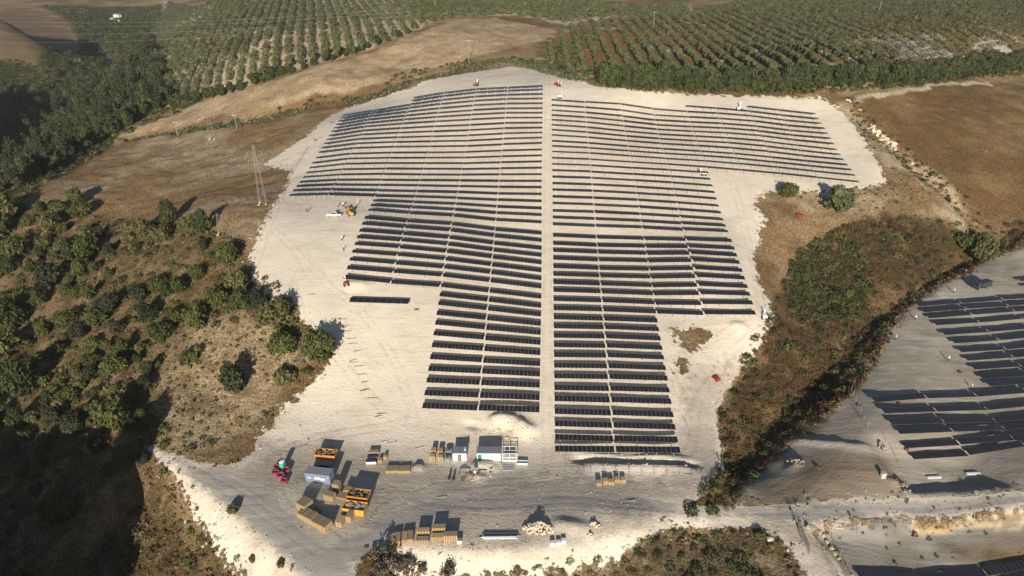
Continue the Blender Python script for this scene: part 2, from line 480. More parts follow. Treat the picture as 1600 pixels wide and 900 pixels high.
# ------------------------------------------------------------------ ground sheet
def GP(*pts): return G(pts)[:, :2]
SITE = GP((520, 178), (560, 163), (640, 139), (690, 121), (740, 112), (800, 103), (835, 107), (880, 121), (930, 134), (1000, 142), (1100, 148),
          (1200, 150), (1280, 152), (1300, 162), (1325, 185), (1350, 215), (1372, 255), (1385, 285), (1345, 297), (1300, 306),
          (1230, 297), (1195, 304), (1176, 320), (1198, 345), (1190, 370), (1178, 400), (1186, 440), (1205, 480), (1204, 510), (1185, 545),
          (1160, 572), (1135, 615), (1120, 650), (1130, 700), (1132, 735), (1105, 770), (1075, 790), (1150, 790), (1250, 786),
          (1400, 777), (1600, 766), (1720, 758), (1720, 790), (1600, 797), (1400, 808), (1260, 823), (1310, 880), (1330, 930), (1275, 930), (1235, 858), (1190, 826), (1110, 822), (1045, 822), (1000, 846),
          (970, 868), (890, 890), (800, 902), (700, 912), (610, 895), (570, 862), (560, 890), (540, 930), (470, 930), (400, 930), (366, 895), (332, 848),
          (300, 798), (276, 748), (235, 708), (212, 690), (235, 694), (300, 722), (365, 728), (392, 712), (405, 680), (440, 640),
          (480, 605), (512, 568), (522, 545), (490, 520), (470, 490), (420, 468), (392, 430), (388, 400), (405, 360), (428, 318), (448, 290),
          (450, 268), (410, 258), (440, 238), (480, 212))
PARK = GP((1720, 350), (1600, 385), (1555, 402), (1470, 440), (1425, 465), (1400, 490), (1385, 525), (1362, 570), (1335, 612), (1290, 655), (1240, 690),
          (1190, 735), (1165, 770), (1160, 795), (1300, 790), (1720, 762))
LOWER = GP((1262, 826), (1400, 812), (1720, 790), (1720, 960), (1330, 960), (1300, 880))
FIELD_R = GP((1330, 150), (1400, 140), (1480, 128), (1720, 120), (1720, 330), (1600, 338), (1545, 345), (1500, 300), (1440, 240), (1380, 195))
STUBBLE = GP((190, 200), (230, 184), (330, 156), (430, 128), (540, 95), (640, 60), (710, 32), (770, 28), (820, 38), (868, 48), (862, 62), (780, 80), (730, 92), (650, 112), (540, 150), (440, 165), (330, 182), (185, 214))
GROVE_L = GP((245, 70), (255, 0), (900, 0), (1010, 12), (1080, 5), (1080, 26), (960, 28), (880, 38), (800, 24), (720, 26), (640, 52), (540, 90), (430, 122), (330, 150), (262, 166))
GROVE_R = GP((835, 80), (900, 48), (1000, 32), (1090, 26), (1150, 0), (1720, 0), (1720, 80), (1600, 86), (1480, 98), (1330, 118), (1200, 125), (1060, 122), (945, 118), (900, 120), (850, 105))
VALLEY = GP((-150, 360), (30, 318), (120, 262), (188, 212), (330, 150), (262, 138), (245, 70), (255, 8), (60, 8), (120, 40), (130, 80), (60, 100), (-150, 95))
FARHILL = GP((-150, 100), (60, 96), (125, 72), (100, 45), (30, 18), (-150, 20))
HILLSIDE = GP((-150, 365), (60, 325), (180, 340), (300, 350), (370, 372), (395, 420), (470, 490), (510, 560), (430, 640), (300, 720), (215, 690), (290, 760), (400, 930), (-150, 960))
RAVINE = GP((1205, 480), (1240, 400), (1290, 365), (1370, 340), (1470, 345), (1540, 352), (1600, 345), (1720, 330), (1720, 350), (1600, 380), (1470, 436), (1400, 486), (1362, 565), (1290, 652), (1190, 730), (1140, 800), (1075, 800), (1130, 720), (1120, 650), (1160, 572))
UPFIELD = GP((40, 312), (188, 220), (330, 200), (440, 186), (520, 170), (450, 240), (448, 285), (400, 370), (300, 345), (180, 335))
BOTTOM = GP((995, 846), (1050, 824), (1185, 828), (1240, 862), (1275, 960), (560, 960), (600, 895), (700, 905), (880, 885))
SLOPE_R = GP((1290, 155), (1330, 160), (1400, 230), (1530, 360), (1370, 345), (1250, 345), (1200, 330), (1240, 300), (1385, 290), (1350, 210))

wx = (fbm(MX + 300, MY + 100, 9) - .5) * 9; wy = (fbm(MX + 50, MY + 700, 9) - .5) * 9
def region(poly, soft=2.0):
    return sstep(-soft, soft, poly_sd(MX + wx, MY + wy, poly))[..., None]
n1 = fbm(MX, MY, 26)[..., None]; n2 = fbm(MX + 90, MY + 40, 8)[..., None]; n3 = fbm(MX + 500, MY + 3, 3.0, 3)[..., None]
def blend(a, b, f): return np.array(a) * (1 - f) + np.array(b) * f
def contrast(x, a, b): return sstep(a, b, x)
brown, tan, pale, rust, dgreen = (.19, .125, .062), (.34, .25, .145), (.52, .44, .33), (.17, .085, .036), (.055, .066, .024)
C = blend(brown, tan, contrast(n1, .35, .7))
def paint(poly, c, soft=2.0):
    global C
    m = region(poly, soft); C = C * (1 - m) + c * m
paint(VALLEY, blend(dgreen, brown, contrast(n2, .55, .75)))
paint(FARHILL, blend((.2, .145, .09), tan, contrast(n2, .5, .9) * .5))
paint(GROVE_L, blend((.56, .475, .355), (.36, .28, .18), contrast(n1, .5, .8)))
paint(GROVE_R, blend((.25, .145, .065), (.20, .16, .075), contrast(n1, .4, .65)))
white_soil = contrast(fbm(MX + 33, MY, 16)[..., None] + .22 * region(GP((1190, 78), (1300, 74), (1600, 62), (1600, 95), (1480, 105), (1300, 112), (1190, 105)), 12), .66, .78)
C = C * (1 - white_soil * region(GROVE_R)) + np.array((.5, .46, .4)) * white_soil * region(GROVE_R)
paint(STUBBLE, blend((.52, .405, .265), (.38, .285, .175), contrast(n2, .35, .75)))
paint(UPFIELD, blend((.255, .17, .088), (.36, .29, .2), contrast(n1 * .7 + n2 * .3, .42, .66)))
paint(FIELD_R, blend((.17, .108, .05), (.24, .17, .085), contrast(n1 * .6 + n2 * .4, .4, .65)))
paint(SLOPE_R, blend((.44, .36, .25), (.24, .175, .09), contrast(n2 * .6 + n1 * .4, .4, .6)))
paint(HILLSIDE, blend((.125, .09, .045), (.26, .19, .105), contrast(n2 * .5 + n3 * .5, .42, .68)))
paint(GP((240, 540), (370, 480), (510, 560), (430, 640), (300, 720), (240, 690)), blend((.40, .315, .20), (.24, .175, .095), contrast(n2 * .5 + n3 * .5, .45, .7)))
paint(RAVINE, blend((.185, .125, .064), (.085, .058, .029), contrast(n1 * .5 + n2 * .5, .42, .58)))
paint(GP((1180, 312), (1300, 335), (1262, 375), (1232, 410), (1215, 480), (1205, 500), (1186, 440), (1178, 400)), blend((.31, .215, .12), (.21, .14, .072), contrast(n2, .4, .65)))
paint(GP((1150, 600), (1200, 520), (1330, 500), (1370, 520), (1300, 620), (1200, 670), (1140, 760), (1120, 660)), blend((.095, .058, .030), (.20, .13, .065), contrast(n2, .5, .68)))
paint(BOTTOM, blend((.125, .10, .058), (.27, .225, .155), contrast(n2 * .5 + n3 * .5, .45, .68)))
paint(PARK, blend((.40, .375, .325), (.33, .30, .245), contrast(n1, .3, .7)))
EARTH = GP((1180, 785), (1205, 745), (1235, 712), (1320, 702), (1395, 722), (1412, 765), (1400, 776), (1300, 788))
paint(EARTH, blend((.30, .24, .175), (.235, .195, .145), contrast(n2, .4, .65)), 4)
paint(GP((1328, 156), (1350, 150), (1400, 141), (1450, 132), (1500, 128), (1550, 129), (1550, 133), (1470, 136), (1400, 148), (1345, 160)), blend((.55, .49, .39), (.36, .28, .18), contrast(n2, .55, .8)), 1)
paint(LOWER, blend((.25, .245, .225), (.215, .20, .165), contrast(n2, .4, .7)))
paint(GP((1262, 821), (1400, 807), (1600, 796), (1720, 789), (1720, 797), (1600, 806), (1400, 818), (1264, 831)), blend((.50, .385, .225), (.58, .50, .36), contrast(n2, .45, .7)), .8)
paint(GP((1470, 858), (1550, 838), (1640, 828), (1640, 878), (1500, 876)), blend((.115, .075, .04), (.19, .14, .085), contrast(n2 * .5 + n3 * .5, .4, .65)), 3)
C = np.clip(C, 0, 1)
SITE_SD = np.clip(poly_sd(MX, MY, SITE), -30, 30)
for hole in (((1050, 516), (1085, 513), (1112, 522), (1095, 545), (1070, 545)), ((1058, 564), (1075, 562), (1078, 582), (1062, 588)),
             ((300, 640), (400, 628), (500, 575), (470, 615), (400, 665), (375, 715), (330, 712))):
    SITE_SD = np.minimum(SITE_SD, -poly_sd(MX, MY, GP(*hole)))
PARK_SD = np.clip(np.maximum(poly_sd(MX, MY, PARK), poly_sd(MX, MY, LOWER)), -30, 30)
tracks = [[(575, 470), (560, 480), (590, 520), (620, 570), (640, 620), (650, 660)], [(430, 360), (470, 400), (520, 450), (560, 480)],
          [(855, 120), (855, 720)], [(440, 690), (420, 730), (450, 790), (540, 850), (540, 920)], [(590, 770), (700, 775), (900, 770), (1050, 790), (1250, 798), (1600, 782)],
          [(1140, 270), (1160, 340), (1180, 420), (1195, 500)], [(1200, 510), (1130, 560), (1090, 620), (1080, 700), (1000, 760)], [(500, 215), (455, 260), (430, 330), (395, 430)],
          [(1265, 330), (1220, 352), (1195, 385)], [(1260, 800), (1290, 860), (1310, 910)], [(225, 692), (300, 732), (400, 790), (500, 860)],
          [(540, 165), (640, 136), (740, 108)]]
tracks += [[(600, 760), (660, 790), (760, 800), (900, 790), (1010, 800)], [(450, 700), (500, 680), (600, 665), (650, 655)], [(570, 830), (600, 790), (680, 760), (860, 745)],
           [(420, 640), (470, 590), (540, 520), (555, 480)], [(1020, 545), (1060, 600), (1075, 660)], [(1190, 500), (1120, 525), (1050, 560)], [(1170, 790), (1240, 745), (1300, 725), (1390, 735)],
           [(1320, 700), (1290, 740), (1250, 780)], [(480, 400), (460, 440), (470, 490), (530, 560), (600, 640)], [(855, 740), (800, 760), (700, 770)], [(1040, 760), (1000, 745), (900, 750)]]
TR = np.full(MX.shape, 30.0)
for t_ in tracks:
    TR = np.minimum(TR, np.clip(seg_dist(MX + wx * .15, MY + wy * .15, G(t_))[0], 0, 30))
far = sstep(100, 500, MY)
HZ += (fbm(MX, MY, 22, 4) - .5) * 1.6 * (0.3 + far) * (1 - .85 * sstep(-6, 4, SITE_SD))
YARD = GP((225, 692), (300, 722), (392, 722), (412, 695), (455, 692), (560, 692), (640, 722), (690, 735), (860, 738), (880, 746), (1040, 748), (1052, 700), (1062, 620), (1080, 575), (1150, 560), (1150, 585), (1125, 640), (1125, 735), (1085, 785),
          (1250, 784), (1600, 765), (1720, 760), (1720, 790), (1600, 797), (1400, 807), (1255, 821), (1310, 880), (1330, 930), (1275, 930), (1235, 850), (1180, 806), (1040, 800), (985, 828), (900, 846), (820, 855), (700, 852), (600, 844), (572, 860), (560, 900),
          (540, 930), (492, 925), (445, 872), (385, 820), (322, 768), (262, 716))
YARD_SD = np.clip(poly_sd(MX, MY, YARD), -30, 30)
ROAD1 = GP((212, 688), (240, 694), (300, 724), (370, 746), (430, 776), (480, 822), (540, 862), (556, 895), (545, 930), (498, 925), (450, 870), (390, 818), (326, 766), (264, 714))
ROAD2 = GP((500, 850), (560, 832), (610, 798), (680, 777), (800, 770), (950, 772), (1060, 786), (1160, 794), (1260, 789), (1400, 779), (1600, 768), (1720, 762), (1720, 786), (1600, 793), (1400, 804), (1255, 817), (1180, 805), (1050, 801), (940, 796), (800, 795), (700, 799), (645, 818), (600, 845), (560, 880))
ROAD_SD = np.clip(np.maximum(poly_sd(MX + wx * .1, MY + wy * .1, ROAD1), poly_sd(MX + wx * .1, MY + wy * .1, ROAD2)), -30, 30)
# fine relief: smooth on graded sand, rough on grass and in the ravine
rough = 1 - sstep(-2, 3, SITE_SD) * .82 - sstep(-2, 3, PARK_SD) * .6 * (1 - sstep(-2, 3, SITE_SD))
HZ += (fbm(MX, MY, 3.2, 3) - .5) * .9 * np.maximum(rough, .1) + (fbm(MX + 77, MY + 12, 7.0, 3) - .5) * 1.6 * np.maximum(rough - .1, .05)

g = NT('ground')
pos = g.n('ShaderNodeNewGeometry').outputs['Position']
gc = g.attr('ground_colour').outputs['Color']
ssd = g.attr('site_sd').outputs['Fac']; psd = g.attr('park_sd').outputs['Fac']; trk = g.attr('track_d').outputs['Fac']
nA = g.noise(pos, .09, 5); nB = g.noise(pos, .45, 5, .6); nC = g.noise(pos, 1.7, 5, .65); nD = g.noise(pos, 5.0, 3, .6)
strk = g.noise(g.scaled(pos, (.05, .9, .2), .04), 1.0, 5, .6)
strk2 = g.noise(g.scaled(pos, (.06, .8, .2), -.95), 1.0, 5, .6)
jag = g.math('ADD', g.math('MULTIPLY', g.math('SUBTRACT', nB, .5), 10.0), g.math('MULTIPLY', g.math('SUBTRACT', nC, .5), 3.0))
calm = g.math('SUBTRACT', 1.0, g.math('MULTIPLY', g.ramp(g.attr('yard_sd').outputs['Fac'], -5.0, -1.0), .55))
smask = g.ramp(g.math('ADD', ssd, g.math('MULTIPLY', jag, calm)), -.35, .45)
pmask = g.ramp(g.math('ADD', psd, jag), -.4, .5)
# wild ground: mottled tufts, bare pale spots, dark litter
tuft = g.ramp(nC, .36, .66); spot = g.ramp(nB, .62, .74)
w1 = g.mix(tuft, g.mix(1.0, gc, (.52, .50, .46), 'MULTIPLY'), g.mix(1.0, gc, (1.28, 1.25, 1.2), 'MULTIPLY'))
w2 = g.mix(g.math('MULTIPLY', spot, .45), w1, (.46, .38, .27))
w3 = g.mix(g.math('MULTIPLY', g.ramp(nD, .5, .72), .4), w2, g.mix(1.0, w2, (.45, .47, .42), 'MULTIPLY'))
# graded marl
s1 = g.mix(g.ramp(nA, .3, .7), (.67, .605, .505), (.59, .525, .425))
s2 = g.mix(g.math('MULTIPLY', g.ramp(strk, .45, .8), .4), s1, (.74, .685, .595))
s3 = g.mix(g.math('MULTIPLY', g.ramp(strk2, .52, .72), .4), s2, (.44, .365, .27))
s4 = g.mix(g.math('MULTIPLY', g.ramp(nC, .5, .72), .45), s3, (.44, .365, .27))
s5 = g.mix(g.math('MULTIPLY', g.ramp(nB, .60, .74), .30), s4, (.66, .60, .50))
rut = g.math('MULTIPLY', g.ramp(g.math('ABSOLUTE', g.math('SUBTRACT', g.math('ADD', trk, g.math('MULTIPLY', nB, .8)), 1.5)), .75, .1), .5)
wide = g.math('MULTIPLY', g.ramp(trk, 5.0, 2.2), .45)
s6 = g.mix(wide, s5, (.66, .595, .495))
s7 = g.mix(g.math('MULTIPLY', g.math('MULTIPLY', rut, .85), g.ramp(nB, .42, .58)), s6, (.46, .395, .31))
yard = g.ramp(g.math('ADD', g.attr('yard_sd').outputs['Fac'], g.math('MULTIPLY', jag, 1.6)), -3.5, 4.0)
y1 = g.mix(g.ramp(nA, .35, .65), (.46, .41, .34), (.37, .32, .255))
y2 = g.mix(g.math('MULTIPLY', g.ramp(strk, .45, .68), .4), y1, (.52, .475, .40))
y3 = g.mix(g.math('MULTIPLY', g.ramp(nC, .5, .7), .45), y2, (.29, .25, .205))
y4 = g.mix(g.math('MULTIPLY', g.math('MULTIPLY', rut, .95), g.ramp(nB, .42, .6)), y3, (.25, .225, .195))
s7 = g.mix(g.math('MULTIPLY', yard, .85), s7, y4)
rmask = g.math('MULTIPLY', g.ramp(g.math('ADD', g.attr('road_sd').outputs['Fac'], g.math('MULTIPLY', jag, .35)), -1.0, 1.4), .88)
lane = g.noise(g.scaled(pos, (.035, .55, .2), .0), 1.0, 4, .5)
r1 = g.mix(g.ramp(lane, .4, .65), (.305, .29, .268), (.375, .355, .325))
r2 = g.mix(g.math('MULTIPLY', g.ramp(nC, .52, .72), .35), r1, (.25, .232, .205))
s7 = g.mix(rmask, s7, r2)
p1 = g.mix(g.ramp(strk, .4, .7), g.mix(1.0, gc, (.88, .88, .88), 'MULTIPLY'), g.mix(1.0, gc, (1.1, 1.09, 1.07), 'MULTIPLY'))
c1 = g.mix(pmask, w3, p1)
c2 = g.mix(smask, c1, s7)
g.set(g.b.inputs['Base Color'], c2)
g.b.inputs['Roughness'].default_value = .95
g.b.inputs['Specular IOR Level'].default_value = .1
anym = g.math('MAXIMUM', smask, pmask)
amp = g.math('SUBTRACT', g.math('SUBTRACT', 1.0, g.math('MULTIPLY', anym, .66)), g.math('MULTIPLY', rmask, .2))
hgt = g.math('MULTIPLY', g.math('ADD', nC, g.math('MULTIPLY', nD, .4)), amp)
hgt = g.math('ADD', hgt, g.math('MULTIPLY', g.math('MULTIPLY', g.math('ADD', strk, strk2), g.ramp(nA, .42, .7)), .22))
hgt = g.math('SUBTRACT', hgt, g.math('MULTIPLY', rut, .10))
bmp = g.n('ShaderNodeBump', {'Strength': 1.0, 'Distance': .55, 'Height': hgt})
g.set(g.b.inputs['Normal'], bmp.outputs[0])

ni, nj = MX.shape
idx = np.arange(ni * nj).reshape(ni, nj)
quads = np.stack([idx[:-1, :-1], idx[1:, :-1], idx[1:, 1:], idx[:-1, 1:]], -1).reshape(-1, 4)
me = mesh_np('ground', np.stack([MX, MY, HZ], -1).reshape(-1, 3), quads, [g.m], smooth=True, attrs={
    'ground_colour': ('FLOAT_COLOR', np.concatenate([C, np.ones(C.shape[:2] + (1,))], -1).reshape(-1, 4)),
    'site_sd': ('FLOAT', SITE_SD), 'park_sd': ('FLOAT', PARK_SD), 'track_d': ('FLOAT', TR), 'yard_sd': ('FLOAT', YARD_SD), 'road_sd': ('FLOAT', ROAD_SD)})
ground = tag(link('ground', me), kind='structure')

# ------------------------------------------------------------------ solar tables
m_glass = NT('module_glass')
m_glass.b.inputs['Roughness'].default_value = .28
m_glass.b.inputs['Specular IOR Level'].default_value = .5
_r = m_glass.n('ShaderNodeObjectInfo').outputs['Random']
_n = m_glass.noise(m_glass.n('ShaderNodeTexCoord').outputs['Object'], .6)
m_glass.set(m_glass.b.inputs['Base Color'], m_glass.mix(m_glass.math('MULTIPLY', m_glass.math('ADD', _r, _n), .5), (.013, .0125, .018), (.026, .024, .030)))
m_glass = m_glass.m
m_alu = simple('module_frame', (.20, .20, .21), .5, .5, .08)
m_back = simple('module_back', (.22, .22, .23), .6)
m_steel = simple('galvanised_steel', (.50, .51, .52), .45, .55, .1)
MOD_D = 2.15
def module_mesh(w):
    b = MB(); x, y = w / 2 - .012, MOD_D / 2; e = .028
    b.box((0, 0, -.018), (2 * x, 2 * y, .034), 1)
    b.add([(-x + e, -y + e, .002), (x - e, -y + e, .002), (x - e, y - e, .002), (-x + e, y - e, .002)], [(0, 1, 2, 3)], 0)
    return b
def joined_modules(w, k):
    b = MB()
    for i in range(k):
        s = module_mesh(w); off = (i - (k - 1) / 2) * w
        b.add([(x + off, y, z) for x, y, z in s.v], s.f[:6], 1); b.add([(x + off, y, z) for x, y, z in s.v], [s.f[6]], 0)
    return b
tables = []       # (A, B, tilt, where)
SIDE = {}
def row_pt(u, v):
    p = ORG + ROWV * u + LANEV * v
    return Vector((p[0], p[1], gz(p[0], p[1])))
rnd = random.Random(3)
def add_table(A, B, tilt, where, lab, hgt=TABLE_H):
    d = (B - A); 
    # settle both ends on the ground profile: straight line through three sampled heights
    m = (A + B) / 2; h = gz(m.x, m.y) - (A.z + B.z) / 2
    up = Vector((0, 0, hgt + max(h, 0) * .5 + rnd.uniform(-.04, .04)))
    tables.append([A + up, B + up, tilt + rnd.uniform(-2.0, 2.0), where, lab])
ONES = 'first second third fourth fifth sixth seventh eighth ninth tenth eleventh twelfth thirteenth fourteenth fifteenth sixteenth seventeenth eighteenth nineteenth'.split()
def ordinal(k):
    if k < 20: return ONES[k - 1]
    t_ = {2: 'twent', 3: 'thirt', 4: 'fort'}[k // 10]
    return t_ + 'ieth' if k % 10 == 0 else t_ + 'y-' + ONES[k % 10 - 1]
def side_rows(V, E, spans, name, tilt_of, last):
    for c, (k0, k1) in enumerate(spans):
        a, b = sorted((E[c], E[c + 1]))
        for k in range(k0, k1 + 1):
            add_table(row_pt(a + .2, V[k]), row_pt(b - .2, V[k]), tilt_of(k), name,
                      'dark solar table %s of the lane, %s row uphill, %s table out from the lane' % (name, ordinal(last + 1 - k), ordinal(c + 1)))
side_rows(RV, RE, [(1, 45), (1, 45), (1, 32), (1, 32), (0, 12), (0, 12), (-1, 12), (-1, 12)], 'right',
          lambda k: 8 if 23 <= k <= 33 else (4 if k > 33 else 3), 45)
side_rows(LV, LE, [(1, 45), (1, 45), (1, 34), (1, 34), (3, 22), (3, 22)], 'left', lambda k: 7 if k > 25 else 4, 45)
# the lone short table on open sand
lone = (at(547, 474), at(639, 477))
# the neighbouring park on the right
pv = (at(1600, 612) - at(1361, 628)); pang = math.atan2(pv.y, pv.x)
PD = Vector((math.cos(pang), math.sin(pang), 0))
def park_row(px, py, count, where, rown):
    A = at(px, py)
    for i in range(count):
        a = A + PD * (15.4 * i + .2); b = A + PD * (15.4 * (i + 1) - .2)
        a.z = gz(a.x, a.y); b.z = gz(b.x, b.y)
        add_table(a, b, 3, where, rown % ordinal(i + 1), .95)
for i_, (x, y) in enumerate(((1590, 436), (1598, 446), (1432, 476), (1439, 485), (1447, 494), (1458, 505), (1471, 520), (1486, 533), (1496, 547), (1506, 560), (1517, 574), (1529, 588), (1540, 600))):
    park_row(x, y + 5, 6, 'park', 'solar table beyond ravine, short row ' + ordinal(i_ + 1) + ' below the truck, %s from ravine end')
for i_, (x, y) in enumerate(((1362, 625), (1376, 642), (1387, 660), (1399, 674), (1408, 696), (1421, 713))):
    park_row(x, y + 5, 7, 'park', 'solar table beyond ravine, long row ' + ordinal(6 - i_) + ' above the road, %s from ravine end')
for i_, (x, y) in enumerate(((1335, 899), (1345, 925), (1340, 955))):
    park_row(x, y + 5, 5, 'lower', 'solar table on the terrace below the road, ' + ordinal(i_ + 1) + ' row down, %s from the fence')

def in_view(p, m=60):
    x, y, z = project(p); return -m < x < 1600 + m and -m < y < 900 + m
vis = [t for t in tables if in_view(t[0], 10) or in_view(t[1], 10)]
def tsize(t): return ppm((t[0] + t[1]) / 2)
vis.sort(key=tsize, reverse=True)
TOP = set(id(t) for t in vis[:296])
cache = {}
def shared(key, fn):
    if key not in cache: cache[key] = fn()
    return cache[key]
LBL = {'left': ('dark solar table in the rows left of the central lane', 'solar tables left of the central lane'),
       'right': ('dark solar table in the rows right of the central lane', 'solar tables right of the central lane'),
       'park': ('dark solar table in the neighbouring park beyond the ravine', 'solar tables beyond the ravine'),
       'lower': ('dark solar table on the terrace below the right-hand road', 'solar tables below the road')}
rest = []
def frame_of(A, B, tilt):
    x = (B - A).normalized(); y = Vector((0, 0, 1)).cross(x).normalized(); z = x.cross(y)
    M = Matrix((x, y, z)).transposed() @ Matrix.Rotation(R(tilt), 3, 'X')
    return M
for t in tables:
    A, B, tilt, where, lab = t
    L = (B - A).length; k = max(6, round(L / 1.14)); w = L / k; w = round(w, 3)
    if id(t) not in TOP:
        rest.append((A, B, tilt, L)); continue
    mid = (A + B) / 2
    # the Empty stands at the foot of the table; its parts sit above it
    e = link('solar_table', None); e.empty_display_size = .3
    M = Matrix.Translation(mid - Vector((0, 0, TABLE_H))) @ Matrix((Vector((B - A).normalized()), Vector((0, 0, 1)).cross((B - A).normalized()).normalized(), (B - A).normalized().cross(Vector((0, 0, 1)).cross((B - A).normalized()).normalized()))).transposed().to_4x4()
    e.matrix_world = M
    tag(e, lab, 'solar table', LBL[where][1])
    tl = Matrix.Translation((0, 0, TABLE_H)) @ Matrix.Rotation(R(tilt), 4, 'X')
    if tsize(t) > 5.55:
        for i in range(k):
            o = link('module', shared(('m', w), lambda: module_mesh(w).mesh('module', m_glass, m_alu)), e)
            o.matrix_local = tl @ Matrix.Translation(((i - (k - 1) / 2) * w, 0, .09))
    else:
        o = link('modules', shared(('j', w, k), lambda: joined_modules(w, k).mesh('modules', m_glass, m_alu)), e)
        o.matrix_local = tl @ Matrix.Translation((0, 0, .09)); o['kind'] = 'stuff'
    o = link('torque_tube', shared(('t', round(L, 1)), lambda: MB().tube((-L / 2 - .15, 0, 0), (L / 2 + .15, 0, 0), .085, n=6).mesh('torque_tube', m_steel)), e)
    o.location = (0, 0, TABLE_H)
    for j in range(4):
        o = link('post', shared('post', lambda: MB().box((0, 0, -.2), (.13, .16, 2.0)).mesh('post', m_steel)), e)
        o.location = ((j - 1.5) * L / 3.7, 0, TABLE_H - .85)
# far tables: one mesh
V = []; F = []; MI = []
for A, B, tilt, L in rest:
    M = frame_of(A, B, tilt); mid = (A + B) / 2
    def boxat(c, d, mi):
        b0 = len(V)
        for dz in (-.5, .5):
            for dx, dy in ((-.5, -.5), (.5, -.5), (.5, .5), (-.5, .5)):
                V.append(mid + M @ Vector((c[0] + dx * d[0], c[1] + dy * d[1], c[2] + dz * d[2])))
        for f in ((3, 2, 1, 0), (4, 5, 6, 7), (0, 1, 5, 4), (1, 2, 6, 5), (2, 3, 7, 6), (3, 0, 4, 7)):
            F.append([b0 + q for q in f]); MI.append(mi)
    k = max(6, round(L / 1.14)); w = L / k
    for i in range(k): boxat(((i - (k - 1) / 2) * w, 0, .09), (w - .03, MOD_D, .04), 0)
    boxat((0, 0, 0), (L + .3, .15, .15), 1)
    for j in range(4): boxat(((j - 1.5) * L / 3.7, 0, -.75), (.13, .16, 1.5), 1)
o = link('far_solar_tables', mesh_np('far_solar_tables', np.array([tuple(v) for v in V]), np.array(F), [m_glass, m_steel], MI))
tag(o, 'distant rows of dark solar tables at the top of the sandy hill', 'solar tables', kind='stuff')
# lone short table
A, B = lone; up = Vector((0, 0, 1.0)); e = link('solar_table', None)
x = (B - A).normalized(); y = Vector((0, 0, 1)).cross(x).normalized()
e.matrix_world = Matrix.Translation((A + B) / 2) @ Matrix((x, y, x.cross(y))).transposed().to_4x4()
tag(e, 'single short solar table standing alone on open sand', 'solar table')
L = (B - A).length; w = L / 8
for i in range(8):
    o = link('module', shared('lone', lambda: module_mesh(w).mesh('module', m_glass, m_alu)), e)
    o.matrix_local = Matrix.Translation(((i - 3.5) * w, 0, 1.3)) @ Matrix.Rotation(R(14), 4, 'X')
MB().tube((-L / 2, 0, 1.2), (L / 2, 0, 1.2), .08, n=6).build('torque_tube', m_steel, e)
for j in range(4): MB().box(((j - 1.5) * L / 3.6, 0, .45), (.13, .16, 1.5)).build('post', m_steel, e)

# ------------------------------------------------------------------ vegetation
def quad_cards(c, nrm, size, r):
    """c (n,3) centres, nrm (n,3) facing, size (n,)"""
    n = len(c)
    nrm = nrm / (np.linalg.norm(nrm, axis=1, keepdims=True) + 1e-9)
    t = np.cross(nrm, r.normal(size=(n, 3))); t /= np.linalg.norm(t, axis=1, keepdims=True) + 1e-9
    b = np.cross(nrm, t); s = size[:, None]
    asp = r.uniform(.55, 1.0, (n, 1))
    V = np.stack([c - t * s - b * s * asp, c + t * s - b * s * asp * .7, c + t * s * .8 + b * s * asp, c - t * s * .7 + b * s * asp], 1)
    return V.reshape(-1, 3), np.arange(4 * n).reshape(n, 4)
def sphere_pts(n, r):
    v = r.normal(size=(n, 3)); return v / np.linalg.norm(v, axis=1, keepdims=True)
def crown_arrays(seed, lobes, leaves, size, h=1.0, z0=.25, lobe_r=(.28, .48), ragged=.12, top=.9):
    """crown about 1 unit in radius, h units high above z0; leaf cards on the skins of many lobes"""
    r = np.random.default_rng(seed); C_ = []; N_ = []; S_ = []; T_ = []
    per = leaves // lobes
    for i in range(lobes):
        lr = r.uniform(*lobe_r)
        a = r.uniform(0, 6.283); u = r.uniform(0, 1)
        rad = (1 - lr * .8) * math.sqrt(r.uniform(0.05, 1)) * (1 - .55 * u ** 1.5 * top)
        c = np.array([rad * math.cos(a), rad * math.sin(a), z0 + lr * .6 + u * (h - lr * 1.3)])
        k = int(per * (lr / np.mean(lobe_r)) ** 2)
        d = sphere_pts(k, r); rr = lr * (1 + r.normal(0, ragged, k))
        rr *= np.where(r.random(k) < .22, .62, 1)
        p = c + d * rr[:, None] * np.array([1, 1, .85])
        C_.append(p); N_.append(d + r.normal(0, .55, (k, 3)) + np.array([0, 0, .25])); S_.append(size * r.uniform(.6, 1.35, k))
        T_.append(np.clip(r.normal(.42 + .18 * r.normal(), .2, k) , 0, 1))
    C_ = np.concatenate(C_); N_ = np.concatenate(N_); S_ = np.concatenate(S_); T_ = np.concatenate(T_)
    C_[:, 2] = np.maximum(C_[:, 2], .04)
    V, F = quad_cards(C_, N_, S_, r)
    return V, F, np.repeat(T_, 4)
def crown_mesh(name, mat, *a, **k):
    V, F, T = crown_arrays(*a, **k)
    return mesh_np(name, V, F, [mat], attrs={'tint': ('FLOAT', T)})
m_pine = leaf_mat('pine_foliage', (.032, .046, .014), (.145, .158, .050))
m_olive = leaf_mat('olive_foliage', (.056, .070, .028), (.155, .170, .080))
m_hedge = leaf_mat('hedge_foliage', (.026, .043, .015), (.088, .106, .038))
m_gum = leaf_mat('gum_foliage', (.026, .035, .018), (.080, .090, .046))
m_scrub = leaf_mat('scrub_foliage', (.060, .070, .026), (.185, .175, .072))
m_dry = leaf_mat('dry_shrub', (.12, .072, .034), (.27, .19, .105))
m_rust = leaf_mat('rust_shrub', (.060, .034, .018), (.135, .083, .042))
m_brush = leaf_mat('leafless_brush', (.07, .06, .05), (.17, .145, .115))
m_reed = leaf_mat('reed_leaf', (.065, .082, .042), (.155, .175, .10))
m_bark = simple('bark', (.13, .095, .07), .9, bump=.5)
